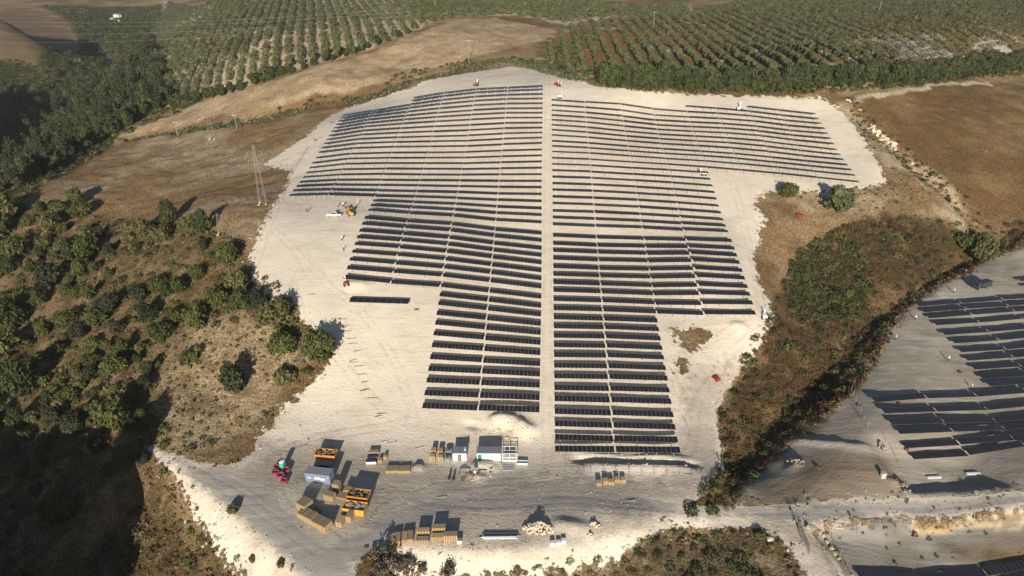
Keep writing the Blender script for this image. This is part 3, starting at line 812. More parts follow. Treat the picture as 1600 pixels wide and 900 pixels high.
def trunk_mesh(name, seed, h, r0, limbs=4, spread=.55):
    q = random.Random(seed); b = MB()
    b.tube((0, 0, -.4), (q.uniform(-.1, .1), q.uniform(-.1, .1), h * .55), r0, r0 * .7, 7)
    for i in range(limbs):
        a = 6.283 * i / limbs + q.uniform(-.5, .5)
        e = (math.cos(a) * spread * q.uniform(.6, 1.1), math.sin(a) * spread * q.uniform(.6, 1.1), h * q.uniform(.95, 1.25))
        b.tube((0, 0, h * q.uniform(.3, .5)), e, r0 * .55, r0 * .2, 5)
    return b.mesh(name, m_bark)
PINE = [crown_mesh('crown', [m_pine, m_pine, m_hedge, m_scrub, m_pine, m_gum][i], 100 + i, [22, 14, 26, 18, 12, 20][i], 2400, .07, h=[1.25, .95, 1.5, 1.1, .9, 1.35][i], z0=.1, lobe_r=[(.18, .42), (.25, .5), (.16, .4), (.2, .46), (.24, .55), (.18, .44)][i], ragged=.2, top=[.9, .6, 1.1, .8, .6, .9][i]) for i in range(6)]
PINE_T = [trunk_mesh('trunk', i, .7, .07) for i in range(2)]
OLIVE = [crown_mesh('crown', m_olive, 200 + i, 8, 420, .15, h=1.25, z0=.35, lobe_r=(.38, .55)) for i in range(4)]
OLIVE_T = [trunk_mesh('trunk', 20 + i, .7, .11) for i in range(2)]
HEDGE = [crown_mesh('crown', m_hedge, 300 + i, 15, 1500, .085, h=[1.3, 1.6, 1.1, 1.45][i], z0=.0) for i in range(4)]
GUM = [crown_mesh('crown', m_gum, 400 + i, 14, 1300, .085, h=[1.9, 2.5, 1.6, 2.2][i], z0=.3, top=.8) for i in range(4)]
GUM_T = [trunk_mesh('trunk', 40, 1.3, .07)]
SHRUB = [crown_mesh('crown', m_scrub, 500 + i, 8, 700, .11, h=.85, z0=.02, lobe_r=(.3, .5)) for i in range(3)]
SHRUB_T = [trunk_mesh('trunk', 50, .5, .06)]
vr = random.Random(21)
def tree(name, kind, trunks, p, rad, label, cat, group, zs=None, sink=.0):
    e = empty(name, (p[0], p[1], gz(p[0], p[1]) - sink), vr.uniform(0, 6.28), label=label, cat=cat, group=group)
    s = rad; e.scale = (s * vr.uniform(.9, 1.1), s * vr.uniform(.9, 1.1), s * (zs or vr.uniform(1.1, 1.45)))
    link('trunk', vr.choice(trunks), e); link('crown', vr.choice(kind), e)
    return e
# trees on the left hillside: centre and radius read from the photograph
def rel(ox, oy, lst): return [(ox + x / 4, oy + y / 4, r / 4) for x, y, r in lst]
hill_trees = rel(0, 225, [(50, 420, 100), (35, 520, 75), (265, 395, 42), (375, 400, 55), (480, 345, 55), (520, 420, 65), (325, 500, 78), (400, 530, 40), (110, 640, 88),
    (280, 620, 52), (550, 670, 82), (185, 480, 45), (1060, 455, 66), (900, 530, 78), (1005, 580, 64), (1175, 490, 58), (1205, 540, 55), (1275, 520, 66), (1280, 635, 36),
    (1420, 690, 86), (60, 770, 52), (200, 775, 42), (310, 840, 88), (990, 870, 68), (1130, 880, 60), (1240, 815, 52), (1490, 860, 78), (385, 800, 45), (600, 780, 40), (120, 400, 50), (20, 680, 50)]) + \
  rel(0, 450, [(170, 60, 78), (90, 190, 86), (420, 180, 78), (700, 110, 86), (870, 40, 66), (610, 200, 70), (735, 255, 55), (510, 270, 66), (920, 160, 80), (1000, 270, 80),
    (1100, 170, 66), (1220, 200, 90), (1360, 60, 76), (1510, 100, 70), (1460, 590, 104), (60, 370, 108), (200, 480, 58), (150, 610, 108), (370, 390, 55),
    (720, 500, 84), (480, 510, 48), (570, 450, 56), (710, 810, 128), (960, 820, 58), (340, 800, 60), (460, 850, 76), (30, 530, 70), (300, 690, 46), (40, 60, 60), (560, 40, 50), (270, 260, 55),
    (1050, 30, 45), (250, 80, 55), (120, 830, 60), (30, 760, 50)]) + rel(400, 450, [(130, 160, 108), (170, 330, 96), (395, 375, 112), (10, 90, 60)]) + \
  rel(0, 675, [(390, 480, 100), (690, 240, 46), (250, 190, 48), (140, 250, 44), (60, 120, 50)]) + [(1232, 300, 15), (1310, 322, 21), (1530, 392, 26), (1505, 380, 17)]
edge_trees = {(432.5, 490.0), (442.5, 532.5), (498.75, 543.75)}
for x, y, r in hill_trees:
    p = at(x, y + r * .55); rad = r / ppm(p) * 1.02
    if x > 1200:
        lab, grp = (('olive-green tree casting its shadow on the sand below the upper right tables', 'trees below the upper right tables') if y < 350 else ('dark green bushy tree beside the ravine at the edge of the grey park', 'trees at the ravine edge'))
        tree('tree', PINE if y > 350 else [OLIVE[0], PINE[1]], PINE_T, p, rad, lab, 'tree', grp)
    elif x > 400:
        tree('pine_tree', PINE, PINE_T, p, rad, 'dark green rounded tree on the very edge of the sandy slope', 'tree', 'trees on the sand edge')
    else:
        big = r > 24
        tree('pine_tree', PINE, PINE_T, p, rad, 'large dark green tree on the dry brown hillside beside the sand' if big else 'small rounded green tree on the dry brown hillside beside the sand', 'tree',
             'large trees on the dry hillside' if big else 'small trees on the dry hillside')
qh = random.Random(77); extra = []
while len(extra) < 62:
    x, y = qh.uniform(-10, 330), qh.uniform(350, 730)
    if x > 170 + (y - 350) * .35 and y < 640: continue
    if x > 230 and y > 600: continue
    r = qh.uniform(7, 17)
    if all((x - a_) ** 2 + (y - b_) ** 2 > (.75 * (r + c_)) ** 2 for a_, b_, c_ in hill_trees + extra): extra.append((x, y, r))
for x, y, r in extra:
    p = at(x, y + r * .5)
    if qh.random() < .6: tree('pine_tree', PINE, PINE_T, p, r / ppm(p), 'small rounded green tree on the dry brown hillside beside the sand', 'tree', 'small trees on the dry hillside')
    else: tree('shrub', SHRUB, SHRUB_T, p, r / ppm(p), 'grey-green loose shrub in dry grass on the left hillside', 'shrub', 'grey-green shrubs on the hillside')
for x, y, r in rel(400, 450, [(170, 570, 85)]) + rel(0, 450, [(1180, 430, 66), (1250, 380, 40)]) + rel(0, 225, [(840, 650, 40), (700, 640, 26), (780, 520, 50), (800, 580, 45)]):
    p = at(x, y + r * .5)
    tree('shrub', SHRUB, SHRUB_T, p, r / ppm(p), 'grey-green loose shrub in dry grass on the left hillside', 'shrub', 'grey-green shrubs on the hillside')
for x, y, r in ((365, 795, 10), (440, 880, 8), (395, 872, 7), (1187, 835, 9), (1110, 790, 6)):
    p = at(x, y + r * .5)
    tree('shrub', SHRUB, SHRUB_T, p, r / ppm(p), 'dark bush growing on the pale bank below the yard', 'shrub', 'bushes on the pale bank', zs=r / ppm(p) * 1.4 if False else None)

BRUSH = [crown_mesh('crown', m_brush, 520 + i, 10, 520, .07, h=1.3, z0=.0, lobe_r=(.3, .5), ragged=.3) for i in range(2)]
for x, y, r in ((600, 874, 20), (625, 886, 18), (612, 862, 11), (641, 878, 12), (660, 888, 9), (700, 896, 15), (590, 890, 14)):
    p = at(x, y + r * .4)
    tree('leafless_bush', BRUSH, SHRUB_T, p, r / ppm(p), 'grey leafless bush on the bank below the crate row', 'bush', 'leafless bushes below the crates')
for i in range(16):  # trees added to break up the straight edge of the bluff's shadow
    tree('pine_tree', PINE, PINE_T, (-86 - vr.random() ** 2 * 80, vr.uniform(64, 98)), vr.uniform(2.5, 4.8), 'tree added on the bluff to roughen the edge of its shadow', 'tree', 'trees added to roughen the bluff shadow')
def scatter(poly, spacing, seed, limit=100000, accept=None, tries=12):
    r = random.Random(seed); poly = np.asarray(poly)[:, :2]
    lo = poly.min(0); hi = poly.max(0); area = (hi[0] - lo[0]) * (hi[1] - lo[1])
    n_ = min(int(area / spacing ** 2 * tries), 400000)
    rr = np.random.default_rng(seed)
    P_ = lo + rr.random((n_, 2)) * (hi - lo)
    P_ = P_[inside(P_[:, 0], P_[:, 1], poly)]
    if accept is not None: P_ = P_[accept(P_[:, 0], P_[:, 1])]
    cell = {}; out = []
    for x, y in P_:
        k = (int(x // spacing), int(y // spacing)); ok = True
        for i in (-1, 0, 1):
            for j in (-1, 0, 1):
                for q in cell.get((k[0] + i, k[1] + j), ()):
                    if (q[0] - x) ** 2 + (q[1] - y) ** 2 < spacing ** 2: ok = False
        if ok:
            cell.setdefault(k, []).append((x, y)); out.append((x, y))
            if len(out) >= limit: break
    return out
def seen(x, y, m=40):
    px, py, z = project((x, y, gz(x, y) + 4)); return -m < px < 1600 + m and -m < py < 900 + m and z > 0

# valley woodland
valley_in = GP((-60, 330), (25, 300), (120, 246), (185, 205), (270, 165), (262, 128), (240, 78), (235, 40), (150, 26), (112, 40), (130, 78), (100, 100), (60, 110), (70, 140), (-60, 150))
vt = [p for p in scatter(valley_in, 8.5, 5) if seen(*p) and not (seg_dist(np.array([p[0]]), np.array([p[1]]), G([(155, 62), (172, 85), (178, 108)]))[0][0] < 7)]
random.Random(2).shuffle(vt); vt.sort(key=lambda p: p[1] + random.Random(int(p[0] * 7)).uniform(0, 260))
print('valley trees', len(vt))
for i, (x, y) in enumerate(vt[:280]):
    rad = vr.uniform(3.2, 6.0) * (1.15 if y > 500 else 1)
    k = vr.random()
    if k < .5: tree('valley_tree', GUM, GUM_T, (x, y), rad * .85, 'tall grey-green tree in the shaded valley woodland', 'tree', 'tall trees in the valley wood')
    else: tree('valley_tree', HEDGE, GUM_T, (x, y), rad, 'rounded green tree in the shaded valley woodland', 'tree', 'rounded trees in the valley wood')
def lump_stuff(name, pts, rads, mats, label, cat, cards=26, size=.3, h=1.0, seed=1, sink=.1):
    r = np.random.default_rng(seed); n_ = len(pts)
    if n_ == 0: return
    P_ = np.array(pts); z = sample(HZ, P_[:, 0], P_[:, 1]); rad = np.asarray(rads)
    d = r.normal(size=(n_, cards, 3)); d /= np.linalg.norm(d, axis=2, keepdims=True); d[..., 2] = np.abs(d[..., 2]) * 1.0 - .15
    q = d * (r.uniform(.65, 1.05, (n_, cards, 1)))
    c = np.stack([P_[:, 0], P_[:, 1], z], -1)[:, None] + q * rad[:, None, None] * np.array([1, 1, h]) + np.array([0, 0, 1.0]) * (rad * h * .18 - sink * rad)[:, None, None]
    base = r.integers(0, len(mats), n_)
    V, F = quad_cards(c.reshape(-1, 3), (d + r.normal(0, .5, d.shape) + np.array([0, 0, .3])).reshape(-1, 3), np.repeat(rad, cards) * size * r.uniform(.7, 1.3, n_ * cards), r)
    T = np.clip(np.repeat(r.normal(.5, .25, n_), cards) + r.normal(0, .15, n_ * cards), 0, 1)
    o = link(name, mesh_np(name, V, F, mats, mi=np.repeat(base, cards), attrs={'tint': ('FLOAT', np.repeat(T, 4))}))
    return tag(o, label, cat, kind='stuff')
rest_v = vt[280:]
lump_stuff('valley_wood', rest_v, [vr.uniform(3.0, 5.5) for _ in rest_v], [m_gum, m_hedge], 'distant tree mass filling the valley', 'woodland', 110, .12, 1.3, 12, sink=-.3)
# hedge behind the site
hl = G([(945, 134), (1000, 137), (1060, 139), (1130, 141), (1200, 142), (1280, 140), (1330, 139), (1390, 134), (1450, 127), (1520, 118), (1610, 108), (1680, 102)])
seg = np.linalg.norm(np.diff(hl[:, :2], axis=0), axis=1); cum = np.concatenate([[0], np.cumsum(seg)])
d_ = 0
while d_ < cum[-1]:
    x = np.interp(d_, cum, hl[:, 0]); y = np.interp(d_, cum, hl[:, 1])
    for k in range(2):
        rad = vr.uniform(3.2, 4.9)
        tree('hedge_tree', HEDGE, GUM_T, (x + vr.uniform(-1, 1), y + 2 + k * 5.5 + vr.uniform(-1, 1)), rad, 'dense dark green tree in the long hedge behind the sandy site', 'tree', 'trees of the hedge behind the site')
    d_ += vr.uniform(4.2, 6.2)
hp = [(np.interp(q, cum, hl[:, 0]) + vr.uniform(-2, 2), np.interp(q, cum, hl[:, 1]) + vr.uniform(-2.5, .5)) for q in np.arange(0, cum[-1], .9)]
lump_stuff('hedge_undergrowth', hp, [vr.uniform(.9, 1.7) for _ in hp], [m_hedge, m_scrub], 'low green undergrowth along the foot of the hedge', 'undergrowth', 24, .24, 1.1, 3)

bl = G([(262, 166), (300, 160), (345, 149), (400, 133), (450, 117), (520, 95), (580, 75), (640, 54)])
sg_ = np.linalg.norm(np.diff(bl[:, :2], axis=0), axis=1); cu_ = np.concatenate([[0], np.cumsum(sg_)]); q_ = 0
while q_ < cu_[-1]:
    tree('grove_edge_tree', HEDGE, GUM_T, (np.interp(q_, cu_, bl[:, 0]) + vr.uniform(-1, 1), np.interp(q_, cu_, bl[:, 1]) + vr.uniform(0, 3)), vr.uniform(1.9, 3.4) * (1.2 if q_ < 90 else .9), 'dark bushy tree on the border between stubble field and olive rows', 'tree', 'trees bordering the stubble field')
    q_ += vr.uniform(4.0, 8.5)
# olive groves: rows of trees
def grove(poly, a, b, row_gap, tree_gap, seed, miss=.04):
    """a -> b: two pixels on one planted row"""
    A_, B_ = at(*a), at(*b); d = (B_ - A_).to_2d().normalized(); nrm = Vector((-d.y, d.x)); q = random.Random(seed)
    pl = np.asarray(poly)[:, :2]; o0 = A_.to_2d(); out = []
    c = [((Vector(p) - o0).dot(d), (Vector(p) - o0).dot(nrm)) for p in pl]
    i0, i1 = min(x[0] for x in c), max(x[0] for x in c); j0, j1 = min(x[1] for x in c), max(x[1] for x in c)
    X_ = []
    j = j0
    while j < j1:
        i = i0 + q.uniform(0, tree_gap)
        while i < i1:
            p = o0 + d * (i + q.gauss(0, .35)) + nrm * (j + q.gauss(0, .3)); i += tree_gap
            if q.random() > miss: X_.append((p.x, p.y))
        j += row_gap
    X_ = np.array(X_); X_ = X_[inside(X_[:, 0], X_[:, 1], pl)]
    return [tuple(p) for p in X_ if seen(p[0], p[1], 15)]
GLW = GP((232, 66), (240, 40), (262, 3), (900, 3), (1000, 14), (1075, 6), (1075, 24), (960, 26), (880, 36), (800, 23), (720, 25), (640, 50), (540, 90), (430, 121), (330, 148), (268, 160), (240, 110))
GRW = GP((838, 84), (866, 64), (872, 44), (930, 32), (1000, 27), (1090, 22), (1150, 2), (1700, 2), (1700, 82), (1600, 88), (1480, 102), (1330, 120), (1200, 127), (1060, 124), (985, 116), (945, 112), (905, 116), (850, 104))
gl = grove(GLW, (560, 60), (545, 20), 7.0, 4.9, 4); gr = grove(GRW, (1047, 108), (1005, 54), 7.8, 5.6, 6, .02)
print('olives', len(gl), len(gr))
allo = sorted([(p, 'l') for p in gl if True] + [(p, 'r') for p in gr], key=lambda t: math.hypot(t[0][0], t[0][1]))
for (x, y), s in allo[:296]:
    tree('olive_tree', OLIVE, OLIVE_T, (x, y), vr.uniform(1.6, 2.1) if s == 'r' else vr.uniform(2.1, 2.7),
         'grey-green olive tree in the rows left behind the stubble field' if s == 'l' else 'grey-green olive tree in the rows behind the long hedge', 'olive tree', 'olive trees behind the stubble field' if s == 'l' else 'olive trees behind the hedge')
fo = [p for p, s in allo[296:]]; fs_ = np.array([1.22 if s == 'l' else 1.0 for p, s in allo[296:]])
r_ = np.random.default_rng(9)
lump_stuff('far_olive_trees', fo, r_.uniform(1.6, 2.3, len(fo)) * fs_, [m_olive], 'distant rows of grey-green olive trees on the hills', 'olive trees', 84, .15, 1.25, 8, sink=-.35)

# shrubs and tussocks nobody could count
BARE = GP((235, 560), (300, 520), (375, 500), (470, 560), (480, 600), (420, 640), (330, 690), (250, 660))
def fill(poly, spacing, seed, rmin, rmax, mats, name, label, cat, cards=16, size=.34, h=.8, gate=None, tries=6):
    acc = (lambda X, Y: (fbm(X + seed * 31, Y, 10) > gate) & ((seed != 32) | ~inside(X, Y, BARE))) if gate else None
    pts = [p for p in scatter(poly, spacing, seed, accept=acc, tries=tries) if seen(*p)]
    q = random.Random(seed)
    lump_stuff(name, pts, [q.uniform(rmin, rmax) * (1.5 if q.random() < .08 else 1) for _ in pts], mats, label, cat, cards, size, h, seed)
    print(name, len(pts))
fill(HILLSIDE, 1.9, 31, .3, .85, [m_dry, m_scrub, m_dry], 'hillside_scrub', 'low dry scrub scattered over the brown left hillside', 'scrub', 14, gate=.42)
fill(HILLSIDE, 3.7, 32, .9, 2.0, [m_scrub, m_pine, m_scrub], 'hillside_bushes', 'green bushes scattered over the brown left hillside', 'bushes', 70, .15, .85, gate=.43)
fill(GP((60, 700), (215, 700), (265, 735), (300, 775), (350, 835), (400, 910), (100, 930)), 1.5, 52, .4, 1.0, [m_rust, m_dry, m_scrub, m_rust], 'foot_scrub', 'dense dark scrub at the foot of the pale road bank', 'scrub', 26, .18, .85, gate=.36)
fill(GP((290, 745), (350, 795), (500, 915), (400, 915), (300, 790)), 2.6, 53, .35, .9, [m_scrub, m_dry, m_pine], 'bank_weeds', 'weeds rooted in the pale road bank', 'weeds', 30, .18, .9, gate=.5)
fill(RAVINE, 1.6, 33, .35, .95, [m_rust, m_rust, m_dry, m_scrub], 'ravine_scrub', 'golden and rust brown scrub covering the ravine sides', 'scrub', 34, .16, .8, gate=.44)
fill(GP((1150, 600), (1200, 520), (1330, 500), (1370, 520), (1300, 620), (1200, 670), (1140, 760), (1120, 660)), 1.6, 51, .5, 1.1, [m_rust, m_rust, m_scrub], 'ravine_brush', 'rust brown brush on the lower ravine side', 'brush', 40, .14, .8, gate=.4)
fill(RAVINE, 4.4, 34, .9, 2.1, [m_pine, m_hedge, m_scrub, m_rust], 'ravine_bushes', 'green and brown bushes in the ravine', 'bushes', 110, .12, .8, gate=.38)
fill(GP((1235, 400), (1300, 365), (1345, 385), (1355, 460), (1340, 505), (1240, 480)), 1.7, 35, .9, 2.0, [m_pine, m_pine, m_hedge], 'ravine_thicket', 'green thicket on the near slope of the ravine', 'thicket', 100, .12, .9, gate=.32)
fill(GP((1365, 352), (1440, 350), (1450, 385), (1420, 410), (1375, 395)), 2.2, 54, .8, 1.7, [m_pine, m_scrub, m_rust], 'far_ravine_thicket', 'dark green thicket on the far slope of the ravine', 'thicket', 80, .13, .8, gate=.4)
fill(RAVINE, 2.3, 55, .6, 1.5, [m_hedge, m_rust, m_scrub, m_gum], 'ravine_shrubs', 'dark green and rust shrubs crowding the ravine floor', 'shrubs', 60, .14, .85, gate=.45)
fill(SLOPE_R, 2.4, 36, .35, .9, [m_dry, m_scrub, m_dry], 'slope_scrub', 'dry scrub on the slope right of the site', 'scrub', 14, gate=.46)
fill(BOTTOM, 1.8, 37, .35, 1.0, [m_dry, m_pine, m_rust, m_scrub], 'bank_scrub', 'dry scrub below the pale bank', 'scrub', 36, .2, gate=.42)
fill(GP((995, 860), (1060, 825), (1110, 822), (1160, 850), (1190, 900), (1180, 950), (960, 950), (940, 900)), 2.6, 38, .7, 1.7, [m_hedge, m_gum, m_rust], 'bank_thicket', 'dark green thicket below the road', 'thicket', 150, .10, .9)
fill(GP((860, 885), (960, 862), (1000, 880), (960, 930), (840, 930)), 2.2, 39, .7, 1.5, [m_rust, m_scrub], 'bank_bushes', 'brown and green bushes below the pale bank', 'bushes', 80, .14, .9)
fill(GP((182, 219), (330, 196), (440, 180), (520, 160), (640, 128), (735, 101), (800, 92), (860, 98), (930, 118), (900, 128), (800, 100), (740, 106), (640, 132), (530, 162), (440, 184), (330, 204), (190, 222)), 1.7, 40, .9, 1.9, [m_reed, m_scrub, m_reed], 'gully_reeds', 'green reeds and bushes along the gully behind the site', 'reeds', 26, .27, 1.0)
fill(GP((430, 172), (540, 146), (640, 112), (735, 92), (735, 98), (640, 122), (540, 155), (440, 178)), 3.0, 41, 1.0, 2.0, [m_rust, m_scrub, m_hedge], 'gully_bushes', 'brown and green bushes on the gully bank', 'bushes', 30, .26, .8, gate=.42)
fill(GP((1325, 152), (1345, 165), (1400, 215), (1460, 270), (1540, 345), (1520, 362), (1440, 285), (1385, 235), (1330, 185)), 2.2, 42, .6, 1.5, [m_scrub, m_hedge, m_dry], 'ditch_bushes', 'dark bushes lining the ditch beside the brown field', 'bushes', 26, .28, .8)
fill(VALLEY, 4.6, 43, 1.2, 2.8, [m_gum, m_hedge, m_scrub], 'valley_undergrowth', 'dark undergrowth covering the valley floor', 'undergrowth', 30, .2, .8, tries=3)
fill(GP((845, 98), (880, 66), (925, 52), (935, 60), (900, 85), (930, 118), (905, 126)), 3.0, 44, 1.1, 2.2, [m_olive, m_scrub, m_hedge], 'grove_edge_bushes', 'green bushes at the edge of the olive grove', 'bushes', 40, .22, .9)
fill(UPFIELD, 2.2, 45, .2, .5, [m_dry, m_dry], 'field_tussocks', 'dry grass tussocks on the upper left field', 'grass', 10, gate=.5)
fill(GP((600, 905), (580, 862), (620, 850), (660, 880), (650, 930), (570, 930)), 1.8, 46, .6, 1.6, [m_brush, m_brush, m_dry], 'corner_brush', 'grey leafless brush at the corner of the access road', 'brush', 40, .2, 1.2)
fill(LOWER, 3.0, 47, .25, .7, [m_dry, m_scrub], 'terrace_weeds', 'weeds on the terraces below the road', 'weeds', 14, gate=.5)
fill(GP((1400, 486), (1470, 436), (1520, 418), (1530, 425), (1475, 446), (1410, 492), (1370, 570), (1330, 618), (1290, 655), (1280, 645), (1340, 590)), 1.3, 49, .5, 1.1, [m_dry, m_rust, m_dry], 'ravine_lip_grass', 'tall dry grass on the lip of the ravine', 'grass', 18, .3, 1.0)

m_marl = simple('marl_stone', (.50, .43, .33), .95, var=.3)
def stones(poly, spacing, seed, name, label, rmin, rmax, gate):
    pts = [p for p in scatter(poly, spacing, seed, accept=lambda X, Y: (fbm(X + seed, Y, 14) > gate) & (sample(SITE_SD, X, Y) > .5), tries=3) if seen(*p, 0)]
    q = random.Random(seed)
    lump_stuff(name, pts, [q.uniform(rmin, rmax) * (2.2 if q.random() < .05 else 1) for _ in pts], [m_marl], label, 'stones', 7, .55, .7, seed, sink=.2)
    print(name, len(pts))
stones(GP((400, 690), (480, 610), (650, 655), (860, 660), (1060, 715), (1130, 720), (1120, 785), (1000, 830), (900, 845), (600, 845), (450, 830)), 1.3, 71, 'yard_stones', 'loose marl clods scattered over the yard', .07, .2, .45)
stones(GP((390, 430), (450, 290), (560, 480), (650, 650), (480, 610), (510, 560)), 1.8, 72, 'slope_stones', 'loose marl clods scattered over the left sand', .07, .2, .5)
stones(GP((1060, 500), (1190, 500), (1120, 640), (1120, 720), (1060, 700), (1030, 560)), 1.3, 73, 'track_stones', 'loose marl clods beside the ravine track', .08, .24, .45)
stones(GP((290, 740), (500, 900), (420, 905), (330, 820)), 1.2, 74, 'bank_stones', 'loose marl clods on the pale road bank', .08, .3, .4)
stones(GP((580, 855), (990, 835), (900, 885), (700, 905)), 1.2, 75, 'rim_stones', 'loose marl clods on the pale yard bank', .08, .3, .4)
stones(GP((752, 672), (770, 655), (795, 650), (825, 668), (842, 690), (800, 695)), .55, 76, 'spoil_clods', 'clods of earth on the spoil mound behind the cage', .1, .34, .2)
stones(GP((890, 726), (1100, 730), (1100, 737), (890, 736)), .7, 77, 'trench_clods', 'clods of earth along the cable trench', .08, .28, .3)
stones(GP((742, 722), (770, 722), (774, 738), (736, 752), (730, 742)), .45, 78, 'sand_heap_clods', 'clods on the sand heaps by the work bench', .06, .2, .2)

sel = (np.abs(SITE_SD) < 2.2) & (MY < 330) & (MY > 90) & (np.abs(MX) < 210)
ee = np.stack([MX[sel], MY[sel]], -1); ee = ee[np.random.default_rng(3).random(len(ee)) < .16]
ee = [tuple(p + np.random.default_rng(int(abs(p[0] * 91 + p[1] * 17))).uniform(-.5, .5, 2)) for p in ee if seen(p[0], p[1], 0)]
q = random.Random(5)
lump_stuff('edge_weeds', ee, [q.uniform(.15, .55) for _ in ee], [m_dry, m_marl, m_scrub], 'dry weeds and clods along the rim of the sandy site', 'weeds', 12, .3, .8, 81)

# ------------------------------------------------------------------ yard: materials
m_wood = simple('crate_wood', (.42, .29, .15), .8, var=.25, scale=6)
m_wood_old = simple('weathered_wood', (.27, .215, .15), .85, var=.3, scale=6)
m_gap = simple('crate_inside', (.05, .04, .03), .9)
m_yellow = simple('yellow_paint', (.52, .29, .04), .65, var=.3, scale=1.5)
m_orange = simple('orange_paint', (.44, .20, .035), .6, var=.3, scale=1.5)
m_white = simple('white_paint', (.80, .79, .75), .5, var=.06)
m_grey = simple('grey_roof', (.22, .23, .26), .6, var=.12)
m_black = simple('black_rubber', (.02, .02, .022), .8)
m_dark = simple('dark_glass', (.015, .018, .025), .15, spec=.6)
m_green = simple('green_door', (.01, .22, .13), .5)
m_door = simple('olive_grey_door', (.13, .14, .12), .6)
m_teal = simple('toilet_green', (.05, .42, .30), .5)
m_blue = simple('container_blue_grey', (.17, .21, .29), .6, var=.15, scale=1.2)
m_maroon = simple('maroon_plastic', (.24, .055, .085), .55)
m_red = simple('red_paint', (.36, .035, .045), .5)
m_redp = simple('faded_red_plastic', (.20, .06, .065), .7)
m_stone = simple('pale_stone', (.56, .485, .37), .9, var=.3, bump=.6)
m_dull = simple('dusty_stone', (.33, .285, .215), .95, var=.35, bump=.6)
m_bag = simple('white_bag', (.74, .73, .70), .8, var=.1)
m_tarp = simple('dark_tarp', (.035, .042, .06), .6)
m_card = simple('cardboard', (.30, .235, .17), .85, var=.35, scale=2)
m_galv = m_steel
m_pipe = simple('pale_pipe', (.55, .58, .60), .45, .2, .1)
m_lattice = simple('pylon_steel', (.24, .225, .20), .6, .2, .1)
m_ins = simple('insulator', (.25, .26, .27), .4)
m_conc = simple('concrete', (.42, .40, .36), .9, var=.2)
m_hivis = simple('hi_vis_vest', (.45, .48, .08), .7)
m_cloth = simple('dark_trousers', (.03, .035, .06), .8)
m_skin = simple('skin', (.42, .24, .16), .6)
m_loam = simple('rusty_steel', (.20, .10, .06), .7)

def thing(name, px, py, rz, label, cat, group=None, dz=0.0):
    p = at(px, py)
    return empty(name, (p.x, p.y, p.z + dz), rz, label=label, cat=cat, group=group)

# ------------------------------------------------------------------ slatted crates and pallets
def crate_parts(l, w, h, old):
    core = MB().box((0, 0, h / 2), (l - .12, w - .12, h - .1)).mesh('load', m_gap)
    s = MB(); k = max(4, int(l / .32)); kk = max(3, int(w / .32))
    for i in range(k):
        x = (i + .5) * l / k - l / 2
        for sy in (-1, 1): s.box((x, sy * (w / 2 - .03), h / 2), (l / k * .62, .05, h))
    for i in range(kk):
        y = (i + .5) * w / kk - w / 2
        for sx in (-1, 1): s.box((sx * (l / 2 - .03), y, h / 2), (.05, w / kk * .62, h))
    t = MB(); kt = max(4, int(w / .28))
    for i in range(kt): t.box((0, (i + .5) * w / kt - w / 2, h + .02), (l, w / kt * .74, .045))
    return core, s.mesh('side_slats', m_wood), t.mesh('top_boards', m_wood_old if old else m_wood)
def crate(px, py, l, w, h, rz, label, group, name='slatted_crate', old=True):
    e = thing(name, px, py, rz, label, 'crate', group)
    for nm, me_ in zip(('load', 'side_slats', 'top_boards'), shared(('crate', l, w, h, old), lambda: crate_parts(l, w, h, old))):
        o = link(nm, me_, e)
        if nm != 'load': o['kind'] = 'stuff'
    return e
a = R(-31)
for i in range(6):
    crate(474.5 + i * 7.3, 805 + i * 4.1, 1.25, 2.4, 1.35 + .1 * (i % 3), a, 'weathered slatted crate in the angled line beside the yellow skip', 'crates lined up by the yellow skip')
crate(477, 793, 2.6, 2.6, 1.9, a, 'tall weathered crate at the head of the angled crate line', None)
crate(490, 796, 1.2, 1.2, .7, R(-25), 'low grey pallet tucked behind the angled crate line', None)
crate(497, 800, 1.2, 1.3, .5, R(-25), 'flattest pallet lying behind the angled crate line', None)
crate(533, 818, 1.25, 2.2, 1.3, R(-12), 'slatted crate at the free end of the angled line', None, old=False)
crate(547.5, 811, 1.2, 2.2, 1.7, R(-10), 'narrow upright crate in front of the yellow skip', None)
crate(516, 779, 2.4, 1.6, 1.5, R(-20), 'square wooden crate between the container and the skip', None)
crate(527, 766, 1.5, 1.6, 2.4, R(-12), 'tallest wooden crate behind the yellow skips', None)
crate(544, 768, 1.6, 1.6, 1.0, R(-8), 'broad low crate beside the tallest wooden crate', None)
crate(536, 776, 2.4, 2.0, .5, R(-15), 'loose grey boards on a flat pallet among the crates', None)
for i, x in enumerate((612, 616, 622, 632.5, 641.5)):
    crate(x, 847 - i * 1.5, .8 if i < 2 else 1.1, 2.6, 1.0, R(4), 'light wooden crate in the close row above the pale bank', 'crates in a row above the pale bank', old=i % 2 == 0)
crate(660, 847, 2.7, 1.3, 1.1, R(2), 'slatted crate at the front of the pair with an open gap', None)
crate(662, 835.5, 2.7, 1.2, 1.5, R(2), 'tall light crate at the back of the pair with an open gap', None, old=False)
crate(685.5, 842.5, 2.9, 1.3, 1.2, R(2), 'orange slatted crate standing in front of a taller crate', None, old=False)
crate(686.5, 830.5, 2.8, 1.3, 1.6, R(2), 'taller crate with grey top behind the orange crate', None)
crate(704.5, 843, 2.8, 1.4, 1.7, R(2), 'high slatted crate beside the small white box', None)
for i, (x, y) in enumerate(((935.5, 757), (946, 754.5), (954.5, 755.5), (964, 752.5), (973.5, 752))):
    crate(x, y, 1.15, 1.2, .9 + .15 * (i % 2), R(2), 'small open wooden box in the row below the trench', 'small boxes below the trench', 'wooden_box', False)
